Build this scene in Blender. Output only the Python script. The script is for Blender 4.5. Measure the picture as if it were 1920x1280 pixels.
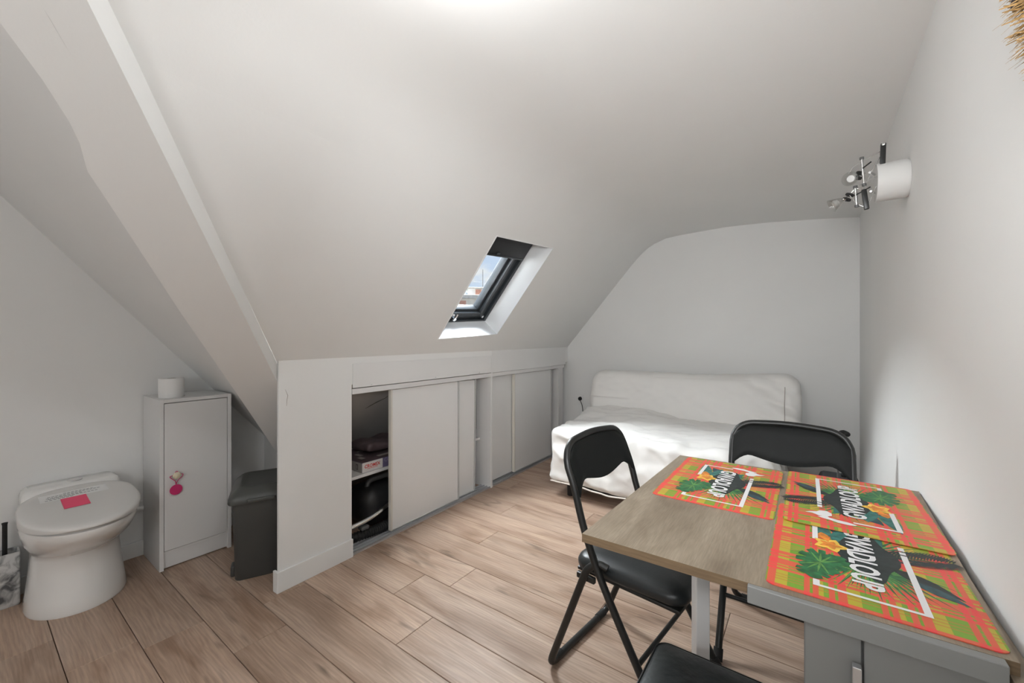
import bpy, bmesh, math, random
from mathutils import Vector, Matrix, noise

for o in list(bpy.data.objects):
    bpy.data.objects.remove(o)
random.seed(7)
SC = bpy.context.scene
COL = SC.collection
PI = math.pi

# ------------------------------------------------------------------ camera
camd = bpy.data.cameras.new('camera')
camd.sensor_fit = 'HORIZONTAL'; camd.sensor_width = 36.0
camd.lens = 36.0 * 765.0 / 1920.0
camd.shift_y = -6.0 / 1920.0
camd.clip_start = 0.02; camd.clip_end = 500
cam = bpy.data.objects.new('camera', camd); COL.objects.link(cam)
cam.location = (0, 0, 1.2)
cam.rotation_euler = (PI / 2, 0, math.atan2(558, 765))
SC.camera = cam

# ------------------------------------------------------------------ exposure
SC.view_settings.view_transform = 'Standard'
SC.view_settings.look = 'None'
SC.view_settings.gamma = 1.0
SC.view_settings.use_curve_mapping = False
SC.view_settings.exposure = 0.34

# ------------------------------------------------------------------ world: blue sky with loose white clouds
W = bpy.data.worlds.new('sky'); SC.world = W; W.use_nodes = True
wn, wl = W.node_tree.nodes, W.node_tree.links
wn.clear()
w_out = wn.new('ShaderNodeOutputWorld'); w_bg = wn.new('ShaderNodeBackground')
w_tc = wn.new('ShaderNodeTexCoord')
w_sep = wn.new('ShaderNodeSeparateXYZ')
w_grad = wn.new('ShaderNodeValToRGB')
w_grad.color_ramp.elements[0].position = 0.0; w_grad.color_ramp.elements[0].color = (0.82, 0.91, 1.0, 1)
w_grad.color_ramp.elements[1].position = 0.6; w_grad.color_ramp.elements[1].color = (0.33, 0.55, 0.95, 1)
w_no = wn.new('ShaderNodeTexNoise'); w_no.inputs['Scale'].default_value = 9.0; w_no.inputs['Detail'].default_value = 7
w_map = wn.new('ShaderNodeMapping'); w_map.inputs['Scale'].default_value = (1, 1, 2.2); w_map.inputs['Location'].default_value = (0.25, 0.1, 0.3)
w_cr = wn.new('ShaderNodeValToRGB')
w_cr.color_ramp.elements[0].position = 0.50; w_cr.color_ramp.elements[1].position = 0.62
w_mix = wn.new('ShaderNodeMixRGB'); w_mix.inputs['Color2'].default_value = (1.0, 1.0, 1.0, 1)
wl.new(w_tc.outputs['Generated'], w_sep.inputs[0]); wl.new(w_sep.outputs['Z'], w_grad.inputs[0])
wl.new(w_tc.outputs['Generated'], w_map.inputs[0]); wl.new(w_map.outputs[0], w_no.inputs['Vector'])
wl.new(w_no.outputs['Fac'], w_cr.inputs[0]); wl.new(w_cr.outputs['Color'], w_mix.inputs['Fac'])
wl.new(w_grad.outputs['Color'], w_mix.inputs['Color1']); wl.new(w_mix.outputs['Color'], w_bg.inputs['Color'])
w_bg.inputs['Strength'].default_value = 0.72
wl.new(w_bg.outputs[0], w_out.inputs['Surface'])

# ------------------------------------------------------------------ lights
# daylight: broad hazy sun through the roof window
sl = bpy.data.lights.new('sun', 'SUN'); sl.energy = 72.0; sl.angle = math.radians(78); sl.color = (0.98, 0.99, 1.0)
sun = bpy.data.objects.new('sun', sl); COL.objects.link(sun)
sun.rotation_euler = Vector((0.58, -0.10, -0.80)).to_track_quat('-Z', 'Y').to_euler()
sun.location = (-6, 2, 8)
# unseen fill light added under the ceiling to brighten beam and near room
cl_ = bpy.data.lights.new('near_fill_light', 'POINT'); cl_.shadow_soft_size = 0.06; cl_.energy = 7.5; cl_.color = (0.97, 0.985, 1.0)
near_fill = bpy.data.objects.new('near_fill_light', cl_); COL.objects.link(near_fill)
near_fill.location = (-0.55, 0.56, 1.94)
# unseen fill light added behind the camera to lift the toilet corner
pd_ = bpy.data.lights.new('rear_fill_light', 'POINT'); pd_.energy = 18.0; pd_.shadow_soft_size = 0.18; pd_.color = (0.97, 0.985, 1.0)
rear_fill = bpy.data.objects.new('rear_fill_light', pd_); COL.objects.link(rear_fill)
rear_fill.location = (-0.45, -1.0, 1.30)
# unseen spot added beside the camera to brighten slope and far end
fl_ = bpy.data.lights.new('fill_spotlight', 'SPOT'); fl_.energy = 72.0; fl_.spot_size = math.radians(92); fl_.spot_blend = 1.0; fl_.shadow_soft_size = 0.12; fl_.color = (0.965, 0.985, 1.0)
spot_fill = bpy.data.objects.new('fill_spotlight', fl_); COL.objects.link(spot_fill)
spot_fill.location = (0.05, -0.05, 1.40)
spot_fill.rotation_euler = (Vector((-1.20, 3.3, 1.45)) - spot_fill.location).to_track_quat('-Z', 'Z').to_euler()

# ================================================================== helpers
def obj(name, bm, mat, parent=None, smooth=False, mats=None):
    me = bpy.data.meshes.new(name)
    bmesh.ops.recalc_face_normals(bm, faces=bm.faces[:])
    bm.to_mesh(me); bm.free()
    o = bpy.data.objects.new(name, me); COL.objects.link(o)
    for m in (mats or [mat]):
        me.materials.append(m)
    if smooth:
        for p in me.polygons: p.use_smooth = True
        if smooth != 'all':
            a = math.radians(smooth if isinstance(smooth, (int, float)) and smooth is not True else 40)
            me.set_sharp_from_angle(angle=a)
    if parent is not None: o.parent = parent
    return o

def inst(name, me, parent=None, loc=(0, 0, 0), rot=(0, 0, 0)):
    o = bpy.data.objects.new(name, me); COL.objects.link(o)
    o.location = loc; o.rotation_euler = rot
    if parent is not None: o.parent = parent
    return o

def empty(name, loc=(0, 0, 0), rz=0.0):
    o = bpy.data.objects.new(name, None); COL.objects.link(o)
    o.empty_display_size = 0.1; o.location = loc; o.rotation_euler = (0, 0, rz)
    return o

def tag(o, label=None, cat=None, group=None, kind=None):
    if label: o['label'] = label
    if cat: o['category'] = cat
    if group: o['group'] = group
    if kind: o['kind'] = kind
    return o

def box(bm, x0, x1, y0, y1, z0, z1, bev=0.0, seg=2):
    vs = [bm.verts.new(p) for p in ((x0,y0,z0),(x1,y0,z0),(x1,y1,z0),(x0,y1,z0),(x0,y0,z1),(x1,y0,z1),(x1,y1,z1),(x0,y1,z1))]
    fs = [bm.faces.new([vs[i] for i in f]) for f in ((0,3,2,1),(4,5,6,7),(0,1,5,4),(1,2,6,5),(2,3,7,6),(3,0,4,7))]
    if bev > 0:
        es = list({e for f in fs for e in f.edges})
        bmesh.ops.bevel(bm, geom=es, offset=bev, segments=seg, profile=0.5, affect='EDGES')
    return bm

def mkbox(name, x0, x1, y0, y1, z0, z1, mat, parent=None, bev=0.0, seg=2, smooth=False):
    return obj(name, box(bmesh.new(), x0, x1, y0, y1, z0, z1, bev, seg), mat, parent, smooth)

def quad(bm, pts):
    bm.faces.new([bm.verts.new(p) for p in pts])

def prism(bm, pts, z0, z1):
    a = [bm.verts.new((p[0], p[1], z0)) for p in pts]; b = [bm.verts.new((p[0], p[1], z1)) for p in pts]
    bm.faces.new(a[::-1]); bm.faces.new(b)
    n = len(pts)
    for i in range(n): bm.faces.new((a[i], a[(i+1) % n], b[(i+1) % n], b[i]))
    return bm

def catmull(pts, n=6, closed=False):
    P = [Vector(p) for p in pts]; out = []; N = len(P)
    rng = range(N if closed else N - 1)
    for i in rng:
        if closed: p0, p1, p2, p3 = P[(i-1) % N], P[i], P[(i+1) % N], P[(i+2) % N]
        else: p0, p1, p2, p3 = P[max(i-1, 0)], P[i], P[i+1], P[min(i+2, N-1)]
        for k in range(n):
            t = k / n
            out.append(0.5 * ((2*p1) + (p2-p0)*t + (2*p0-5*p1+4*p2-p3)*t*t + (3*p1-p0-3*p2+p3)*t**3))
    if not closed: out.append(P[-1])
    return out

def fillet(pts, r, n=5):
    """polyline with rounded corners"""
    P = [Vector(p) for p in pts]; out = [P[0]]
    for i in range(1, len(P)-1):
        a, b, c = P[i-1], P[i], P[i+1]
        d1 = (a-b); d2 = (c-b); q = min(r, d1.length*0.49, d2.length*0.49)
        s, e = b + d1.normalized()*q, b + d2.normalized()*q
        for k in range(n+1):
            t = k/n; out.append((1-t)**2*s + 2*t*(1-t)*b + t*t*e)
    out.append(P[-1]); return out

def tube(bm, pts, r, seg=10, closed=False, cap=True):
    P = [Vector(p) for p in pts]; N = len(P); rings = []
    up = None
    for i in range(N):
        if closed: t = (P[(i+1) % N] - P[i-1])
        else: t = P[min(i+1, N-1)] - P[max(i-1, 0)]
        if t.length < 1e-9: t = Vector((0, 0, 1))
        t.normalize()
        if up is None:
            up = Vector((0, 0, 1)) if abs(t.z) < 0.9 else Vector((1, 0, 0))
        up = up - t * up.dot(t)
        if up.length < 1e-6: up = t.orthogonal()
        up.normalize(); s = t.cross(up)
        rr = r[i] if isinstance(r, (list, tuple)) else r
        rings.append([bm.verts.new(P[i] + (up*math.cos(a) + s*math.sin(a))*rr) for a in [2*PI*k/seg for k in range(seg)]])
    for i in range(N if closed else N-1):
        A, B = rings[i], rings[(i+1) % N]
        for k in range(seg): bm.faces.new((A[k], A[(k+1) % seg], B[(k+1) % seg], B[k]))
    if cap and not closed:
        bm.faces.new(rings[0][::-1]); bm.faces.new(rings[-1])
    return bm

def mktube(name, pts, r, mat, parent=None, seg=10, closed=False):
    return obj(name, tube(bmesh.new(), pts, r, seg, closed), mat, parent, smooth=50)

def lathe(bm, prof, seg=24, M=None):
    """profile (r, z) turned about Z, then transformed by M"""
    rings = []
    for r, z in prof:
        rings.append([bm.verts.new((r*math.cos(2*PI*k/seg), r*math.sin(2*PI*k/seg), z)) for k in range(seg)] if r > 1e-6 else [bm.verts.new((0, 0, z))])
    for A, B in zip(rings[:-1], rings[1:]):
        for k in range(seg):
            if len(A) == 1 and len(B) == 1: continue
            if len(A) == 1: bm.faces.new((A[0], B[k], B[(k+1) % seg]))
            elif len(B) == 1: bm.faces.new((A[k], A[(k+1) % seg], B[0]))
            else: bm.faces.new((A[k], A[(k+1) % seg], B[(k+1) % seg], B[k]))
    if len(rings[0]) > 1: bm.faces.new(rings[0][::-1])
    if len(rings[-1]) > 1: bm.faces.new(rings[-1])
    if M is not None: bmesh.ops.transform(bm, matrix=M, verts=bm.verts[:])
    return bm

def aim(loc, d):
    return Matrix.Translation(Vector(loc)) @ Vector(d).to_track_quat('Z', 'Y').to_matrix().to_4x4()

def loft(bm, rings, cap0=True, cap1=True):
    R = [[bm.verts.new(p) for p in r] for r in rings]; n = len(R[0])
    for A, B in zip(R[:-1], R[1:]):
        for k in range(n): bm.faces.new((A[k], A[(k+1) % n], B[(k+1) % n], B[k]))
    if cap0: bm.faces.new(R[0][::-1])
    if cap1: bm.faces.new(R[-1])
    return bm

def rrect(x0, x1, y0, y1, r, n=5):
    out = []
    for cx, cy, a0 in ((x1-r, y1-r, 0), (x0+r, y1-r, PI/2), (x0+r, y0+r, PI), (x1-r, y0+r, 1.5*PI)):
        for k in range(n+1):
            a = a0 + PI/2*k/n; out.append((cx + r*math.cos(a), cy + r*math.sin(a)))
    return out

def puffy(bm, hx, hy, hz, r, nx, ny, nz, f=None):
    """rounded box, finely divided; f(Vector)->Vector displaces"""
    cache = {}
    def V(p):
        k = tuple(round(c, 5) for c in p)
        if k not in cache:
            q = Vector(p)
            inn = Vector((max(-hx+r, min(hx-r, q.x)), max(-hy+r, min(hy-r, q.y)), max(-hz+r, min(hz-r, q.z))))
            d = q - inn
            if d.length > 1e-9: q = inn + d.normalized()*r
            cache[k] = bm.verts.new(f(q) if f else q)
        return cache[k]
    def lin(h, n): return [-h + 2*h*i/n for i in range(n+1)]
    X, Y, Z = lin(hx, nx), lin(hy, ny), lin(hz, nz)
    def face(*a):
        vs = [V(p) for p in a]
        if len(set(vs)) == 4: bm.faces.new(vs)
    for z in (-hz, hz):
        for i in range(nx):
            for j in range(ny): face((X[i],Y[j],z),(X[i+1],Y[j],z),(X[i+1],Y[j+1],z),(X[i],Y[j+1],z))
    for y in (-hy, hy):
        for i in range(nx):
            for j in range(nz): face((X[i],y,Z[j]),(X[i+1],y,Z[j]),(X[i+1],y,Z[j+1]),(X[i],y,Z[j+1]))
    for x in (-hx, hx):
        for i in range(ny):
            for j in range(nz): face((x,Y[i],Z[j]),(x,Y[i+1],Z[j]),(x,Y[i+1],Z[j+1]),(x,Y[i],Z[j+1]))
    return bm

def text_mesh(s, size, sx=1.0, shear=0.0, bold=0.0, extrude=0.0):
    cu = bpy.data.curves.new('txt', 'FONT'); cu.body = s; cu.size = size; cu.align_x = 'CENTER'; cu.align_y = 'CENTER'
    cu.shear = shear; cu.offset = bold; cu.extrude = extrude; cu.resolution_u = 3
    o = bpy.data.objects.new('txt', cu); COL.objects.link(o)
    dg = bpy.context.evaluated_depsgraph_get(); dg.update()
    me = bpy.data.meshes.new_from_object(o.evaluated_get(dg))
    bpy.data.objects.remove(o); bpy.data.curves.remove(cu)
    me.transform(Matrix.Diagonal((sx, 1, 1, 1)))
    return me

def smst(a, b, x):
    t = max(0.0, min(1.0, (x-a)/(b-a))); return t*t*(3-2*t)

# ================================================================== materials
def mat(name, col, rough=0.6, metal=0.0, var=0.0, vscale=6.0, bump=0.0, bscale=60.0, coat=0.0, spec=0.5, stretch=(1, 1, 1), sheen=0.0):
    m = bpy.data.materials.new(name); m.use_nodes = True
    n, l = m.node_tree.nodes, m.node_tree.links
    b = n['Principled BSDF']
    b.inputs['Base Color'].default_value = (*col, 1); b.inputs['Roughness'].default_value = rough
    b.inputs['Metallic'].default_value = metal; b.inputs['Coat Weight'].default_value = coat
    b.inputs['Specular IOR Level'].default_value = spec; b.inputs['Sheen Weight'].default_value = sheen
    tc = n.new('ShaderNodeTexCoord'); mp = n.new('ShaderNodeMapping'); mp.inputs['Scale'].default_value = stretch
    l.new(tc.outputs['Object'], mp.inputs[0])
    if var > 0:
        no = n.new('ShaderNodeTexNoise'); no.inputs['Scale'].default_value = vscale; no.inputs['Detail'].default_value = 5
        l.new(mp.outputs[0], no.inputs['Vector'])
        cr = n.new('ShaderNodeValToRGB')
        cr.color_ramp.elements[0].position = 0.3; cr.color_ramp.elements[1].position = 0.7
        cr.color_ramp.elements[0].color = (*[c*(1-var) for c in col], 1); cr.color_ramp.elements[1].color = (*[min(1, c*(1+var*0.6)) for c in col], 1)
        l.new(no.outputs['Fac'], cr.inputs[0]); l.new(cr.outputs[0], b.inputs['Base Color'])
    if bump > 0:
        nb = n.new('ShaderNodeTexNoise'); nb.inputs['Scale'].default_value = bscale; nb.inputs['Detail'].default_value = 4
        l.new(mp.outputs[0], nb.inputs['Vector'])
        bp = n.new('ShaderNodeBump'); bp.inputs['Strength'].default_value = bump; bp.inputs['Distance'].default_value = 0.002
        l.new(nb.outputs['Fac'], bp.inputs['Height']); l.new(bp.outputs[0], b.inputs['Normal'])
    return m

M = {}
M['paint'] = mat('white_wall_paint', (0.80, 0.80, 0.785), 0.75, var=0.02, vscale=1.5, bump=0.12, bscale=90, spec=0.3)
M['trimw'] = mat('white_trim_paint', (0.80, 0.80, 0.785), 0.45, var=0.015, vscale=3, spec=0.4)
M['panelw'] = mat('white_melamine', (0.76, 0.755, 0.745), 0.42, var=0.015, vscale=3, bump=0.05, bscale=200)
M['alu'] = mat('brushed_aluminium', (0.62, 0.63, 0.64), 0.38, 0.85, var=0.06, vscale=30, stretch=(1, 8, 1))
M['edge'] = mat('cream_door_edge', (0.66, 0.63, 0.57), 0.5, var=0.03)
M['stile'] = mat('grey_door_stile', (0.50, 0.50, 0.49), 0.45, var=0.03)
M['ceramic'] = mat('white_ceramic', (0.82, 0.81, 0.785), 0.12, coat=0.4, var=0.01)
M['lidp'] = mat('white_seat_plastic', (0.70, 0.685, 0.66), 0.25, var=0.015)
M['chrome'] = mat('chrome', (0.78, 0.78, 0.78), 0.14, 1.0, var=0.02)
M['paper'] = mat('white_paper', (0.83, 0.825, 0.81), 0.8, var=0.02)
M['ink'] = mat('grey_print_ink', (0.30, 0.30, 0.30), 0.8, var=0.05)
M['pink'] = mat('neon_pink_paper', (0.92, 0.10, 0.20), 0.7, var=0.02)
M['magenta'] = mat('magenta_plastic', (0.62, 0.03, 0.16), 0.5, var=0.05)
M['cream'] = mat('cream_wood_knob', (0.72, 0.64, 0.47), 0.5, var=0.08, vscale=40)
M['binb'] = mat('dark_grey_bin_plastic', (0.062, 0.063, 0.060), 0.45, var=0.05, bump=0.15, bscale=300)
M['binl'] = mat('grey_bin_lid_plastic', (0.070, 0.073, 0.068), 0.42, var=0.05, bump=0.1, bscale=300)
M['black'] = mat('black_coated_steel', (0.011, 0.0115, 0.0105), 0.40, var=0.1, vscale=20)
M['rubber'] = mat('black_rubber', (0.012, 0.012, 0.012), 0.7, var=0.1)
M['vinyl'] = mat('black_vinyl', (0.007, 0.008, 0.0075), 0.55, var=0.15, vscale=8, bump=0.2, bscale=250, spec=0.22)
M['vinyls'] = mat('black_vinyl_seat', (0.016, 0.019, 0.020), 0.36, var=0.15, vscale=8, bump=0.15, bscale=200, spec=0.5)
M['vinylw'] = mat('worn_black_vinyl', (0.020, 0.026, 0.027), 0.42, var=0.55, vscale=14, bump=0.6, bscale=60, spec=0.45)
M['cloth'] = mat('white_cotton_cover', (0.80, 0.785, 0.755), 0.9, var=0.02, vscale=5, bump=0.9, bscale=16, sheen=0.2, spec=0.2)
M['seam'] = mat('grey_seam_thread', (0.42, 0.38, 0.35), 0.9, var=0.05)
M['hem'] = mat('cream_hem', (0.72, 0.66, 0.60), 0.9, var=0.05)
M['greyc'] = mat('grey_laminate', (0.235, 0.24, 0.235), 0.40, var=0.02, vscale=3)
M['legw'] = mat('white_lacquered_steel', (0.70, 0.69, 0.68), 0.4, var=0.02)
M['frame'] = mat('dark_grey_window_profile', (0.026, 0.031, 0.035), 0.36, 0.0, var=0.06)
M['frame2'] = mat('grey_window_profile', (0.055, 0.063, 0.070), 0.38, 0.0, var=0.06)
M['blind'] = mat('black_blind_fabric', (0.008, 0.009, 0.011), 0.55, var=0.1)
M['reveal'] = mat('white_reveal_lining', (0.83, 0.84, 0.84), 0.45, var=0.01)
M['lampw'] = mat('white_lacquered_lamp_drum', (0.62, 0.615, 0.60), 0.65, var=0.02)
M['raffia'] = mat('brown_raffia', (0.42, 0.25, 0.09), 0.85, var=0.5, vscale=60)
M['bead'] = mat('dark_wooden_bead', (0.03, 0.014, 0.008), 0.35, var=0.2)
M['dust'] = mat('dark_plastic_vacuum', (0.020, 0.020, 0.021), 0.5, var=0.1)
M['dust2'] = mat('grey_plastic_vacuum', (0.11, 0.11, 0.11), 0.3, var=0.1)
M['boxtop'] = mat('brown_printed_card', (0.115, 0.082, 0.088), 0.45, var=0.35, vscale=14)
M['boxpur'] = mat('purple_printed_card', (0.155, 0.13, 0.23), 0.45, var=0.1)
M['boxwh'] = mat('white_printed_card', (0.66, 0.64, 0.62), 0.5, var=0.03)
M['boxgr'] = mat('beige_printed_card', (0.40, 0.37, 0.34), 0.5, var=0.03)
M['redink'] = mat('red_print_ink', (0.62, 0.05, 0.04), 0.6, var=0.03)
M['lilac'] = mat('lilac_print_ink', (0.34, 0.31, 0.44), 0.6, var=0.03)
M['case'] = mat('dark_grey_suitcase_fabric', (0.055, 0.057, 0.06), 0.8, var=0.1, bump=0.3, bscale=300)
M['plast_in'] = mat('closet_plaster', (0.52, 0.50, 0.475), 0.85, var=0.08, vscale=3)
M['crack'] = mat('dark_crack', (0.16, 0.14, 0.13), 0.9, var=0.1)
M['subfloor'] = mat('dark_plank_joint', (0.085, 0.058, 0.042), 0.9, var=0.1)
# mat prints
M['pr_white'] = mat('white_print', (0.74, 0.74, 0.74), 0.42, var=0.01)
M['pr_dark'] = mat('print_black_leaf', (0.016, 0.026, 0.026), 0.42, var=0.5, vscale=80)
M['pr_navy'] = mat('print_blue_green_leaf', (0.022, 0.07, 0.085), 0.42, var=0.5, vscale=90)
M['pr_teal'] = mat('print_teal_leaf', (0.03, 0.17, 0.145), 0.42, var=0.5, vscale=70)
M['pr_green'] = mat('print_green_leaf', (0.025, 0.16, 0.055), 0.42, var=0.5, vscale=70)
M['pr_lime'] = mat('print_light_green', (0.12, 0.30, 0.07), 0.42, var=0.3, vscale=70)
M['pr_orange'] = mat('print_orange_petal', (0.80, 0.26, 0.03), 0.42, var=0.35, vscale=60)
M['pr_yellow'] = mat('print_yellow_petal', (0.86, 0.55, 0.08), 0.42, var=0.25, vscale=60)
M['pr_red'] = mat('print_red', (0.70, 0.05, 0.03), 0.42, var=0.2, vscale=60)

def wood_floor():
    m = bpy.data.materials.new('oak_laminate_plank'); m.use_nodes = True
    n, l = m.node_tree.nodes, m.node_tree.links; b = n['Principled BSDF']
    tc = n.new('ShaderNodeTexCoord'); oi = n.new('ShaderNodeObjectInfo')
    sc = n.new('ShaderNodeVectorMath'); sc.operation = 'SCALE'; sc.inputs[0].default_value = (37.0, 19.0, 11.0)
    l.new(oi.outputs['Random'], sc.inputs['Scale'])
    ad = n.new('ShaderNodeVectorMath'); ad.operation = 'ADD'; l.new(tc.outputs['Object'], ad.inputs[0]); l.new(sc.outputs[0], ad.inputs[1])
    def nz(scale, stretch, detail=5, rough=0.6, dist=0.0):
        mp = n.new('ShaderNodeMapping'); mp.inputs['Scale'].default_value = stretch
        l.new(ad.outputs[0], mp.inputs[0])
        t = n.new('ShaderNodeTexNoise'); t.inputs['Scale'].default_value = scale; t.inputs['Detail'].default_value = detail
        t.inputs['Roughness'].default_value = rough; t.inputs['Distortion'].default_value = dist
        l.new(mp.outputs[0], t.inputs['Vector']); return t
    broad = nz(3.2, (0.55, 3.2, 1), 3, 0.5, 0.6)
    cr = n.new('ShaderNodeValToRGB'); e = cr.color_ramp.elements
    e[0].position = 0.28; e[0].color = (0.315, 0.200, 0.137, 1)
    e[1].position = 0.74; e[1].color = (0.565, 0.422, 0.328, 1)
    x = e.new(0.5); x.color = (0.470, 0.335, 0.250, 1)
    l.new(broad.outputs['Fac'], cr.inputs[0])
    # fine grain lines with cathedral distortion
    mpw = n.new('ShaderNodeMapping'); mpw.inputs['Scale'].default_value = (1.0, 7.0, 1.0); l.new(ad.outputs[0], mpw.inputs[0])
    wv = n.new('ShaderNodeTexWave'); wv.wave_type = 'BANDS'; wv.bands_direction = 'Y'
    wv.inputs['Scale'].default_value = 3.2; wv.inputs['Distortion'].default_value = 14.0; wv.inputs['Detail'].default_value = 2.5; wv.inputs['Detail Scale'].default_value = 0.8
    l.new(mpw.outputs[0], wv.inputs['Vector'])
    g = n.new('ShaderNodeMapRange'); g.inputs['To Min'].default_value = 0.89; g.inputs['To Max'].default_value = 1.03; l.new(wv.outputs['Fac'], g.inputs['Value'])
    fine = nz(22.0, (0.25, 6.0, 1), 6, 0.7)
    f2 = n.new('ShaderNodeMapRange'); f2.inputs['From Min'].default_value = 0.3; f2.inputs['From Max'].default_value = 0.7; f2.inputs['To Min'].default_value = 0.78; f2.inputs['To Max'].default_value = 1.12
    l.new(fine.outputs['Fac'], f2.inputs['Value'])
    mu = n.new('ShaderNodeMath'); mu.operation = 'MULTIPLY'; l.new(g.outputs[0], mu.inputs[0]); l.new(f2.outputs[0], mu.inputs[1])
    # knots / dark streaks
    kn = nz(2.4, (0.9, 4.2, 1), 2, 0.4, 1.2)
    kr = n.new('ShaderNodeValToRGB'); kr.color_ramp.elements[0].position = 0.24; kr.color_ramp.elements[0].color = (0.52, 0.50, 0.49, 1)
    kr.color_ramp.elements[1].position = 0.36; kr.color_ramp.elements[1].color = (1, 1, 1, 1); l.new(kn.outputs['Fac'], kr.inputs[0])
    m2 = n.new('ShaderNodeMath'); m2.operation = 'MULTIPLY'; l.new(mu.outputs[0], m2.inputs[0]); l.new(kr.outputs[0], m2.inputs[1])
    # each board its own tone
    pr = n.new('ShaderNodeMapRange'); pr.inputs['To Min'].default_value = 0.90; pr.inputs['To Max'].default_value = 1.10; l.new(oi.outputs['Random'], pr.inputs['Value'])
    m3 = n.new('ShaderNodeMath'); m3.operation = 'MULTIPLY'; l.new(m2.outputs[0], m3.inputs[0]); l.new(pr.outputs[0], m3.inputs[1])
    vm = n.new('ShaderNodeVectorMath'); vm.operation = 'SCALE'; l.new(cr.outputs[0], vm.inputs[0]); l.new(m3.outputs[0], vm.inputs['Scale'])
    l.new(vm.outputs[0], b.inputs['Base Color'])
    b.inputs['Roughness'].default_value = 0.45; b.inputs['Specular IOR Level'].default_value = 0.4
    bp = n.new('ShaderNodeBump'); bp.inputs['Strength'].default_value = 0.15; bp.inputs['Distance'].default_value = 0.001
    l.new(fine.outputs['Fac'], bp.inputs['Height']); l.new(bp.outputs[0], b.inputs['Normal'])
    return m
M['oak'] = wood_floor()

def table_wood():
    m = bpy.data.materials.new('greyish_oak_tabletop'); m.use_nodes = True
    n, l = m.node_tree.nodes, m.node_tree.links; b = n['Principled BSDF']
    tc = n.new('ShaderNodeTexCoord')
    def nz(scale, stretch, detail, dist=0.0):
        mp = n.new('ShaderNodeMapping'); mp.inputs['Scale'].default_value = stretch; l.new(tc.outputs['Object'], mp.inputs[0])
        t = n.new('ShaderNodeTexNoise'); t.inputs['Scale'].default_value = scale; t.inputs['Detail'].default_value = detail; t.inputs['Distortion'].default_value = dist
        l.new(mp.outputs[0], t.inputs['Vector']); return t
    a = nz(5.0, (3.0, 0.8, 1), 4, 0.7); f = nz(60, (5.0, 0.35, 1), 5)
    cr = n.new('ShaderNodeValToRGB'); e = cr.color_ramp.elements
    e[0].position = 0.3; e[0].color = (0.190, 0.145, 0.100, 1); e[1].position = 0.72; e[1].color = (0.330, 0.270, 0.200, 1)
    l.new(a.outputs['Fac'], cr.inputs[0])
    r = n.new('ShaderNodeMapRange'); r.inputs['From Min'].default_value = 0.3; r.inputs['From Max'].default_value = 0.7; r.inputs['To Min'].default_value = 0.82; r.inputs['To Max'].default_value = 1.12
    l.new(f.outputs['Fac'], r.inputs['Value'])
    vm = n.new('ShaderNodeVectorMath'); vm.operation = 'SCALE'; l.new(cr.outputs[0], vm.inputs[0]); l.new(r.outputs[0], vm.inputs['Scale'])
    l.new(vm.outputs[0], b.inputs['Base Color']); b.inputs['Roughness'].default_value = 0.42
    return m
M['twood'] = table_wood()
M['tedge'] = mat('brown_oak_edge_band', (0.17, 0.115, 0.065), 0.5, var=0.25, vscale=30, stretch=(0.5, 0.5, 8))

def glass_mat(name, tint=(0.96, 0.985, 1.0), refl=0.03):
    m = bpy.data.materials.new(name); m.use_nodes = True
    n, l = m.node_tree.nodes, m.node_tree.links; n.clear()
    out = n.new('ShaderNodeOutputMaterial'); t = n.new('ShaderNodeBsdfTransparent'); t.inputs[0].default_value = (*tint, 1)
    g = n.new('ShaderNodeBsdfGlossy'); g.inputs['Roughness'].default_value = 0.02
    lw = n.new('ShaderNodeLayerWeight'); lw.inputs['Blend'].default_value = 0.5
    pw = n.new('ShaderNodeMath'); pw.operation = 'POWER'; pw.inputs[1].default_value = 5.0; l.new(lw.outputs['Facing'], pw.inputs[0])
    fr = n.new('ShaderNodeMath'); fr.operation = 'MULTIPLY_ADD'; fr.inputs[1].default_value = 0.8; fr.inputs[2].default_value = refl; l.new(pw.outputs[0], fr.inputs[0])
    mx = n.new('ShaderNodeMixShader'); l.new(fr.outputs[0], mx.inputs[0]); l.new(t.outputs[0], mx.inputs[1]); l.new(g.outputs[0], mx.inputs[2]); l.new(mx.outputs[0], out.inputs[0])
    return m
M['glass'] = glass_mat('clear_window_glass')
M['bulbglass'] = glass_mat('clear_bulb_glass', (0.90, 0.90, 0.89), 0.12)

def marble_mat():
    m = bpy.data.materials.new('grey_veined_marble_print'); m.use_nodes = True
    n, l = m.node_tree.nodes, m.node_tree.links; b = n['Principled BSDF']
    tc = n.new('ShaderNodeTexCoord')
    t = n.new('ShaderNodeTexNoise'); t.inputs['Scale'].default_value = 13; t.inputs['Detail'].default_value = 6; t.inputs['Distortion'].default_value = 1.6
    l.new(tc.outputs['Object'], t.inputs['Vector'])
    cr = n.new('ShaderNodeValToRGB'); e = cr.color_ramp.elements
    e[0].position = 0.33; e[0].color = (0.10, 0.105, 0.11, 1); e[1].position = 0.55; e[1].color = (0.62, 0.62, 0.61, 1)
    l.new(t.outputs['Fac'], cr.inputs[0]); l.new(cr.outputs[0], b.inputs['Base Color']); b.inputs['Roughness'].default_value = 0.3
    return m
M['marble'] = marble_mat()

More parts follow.
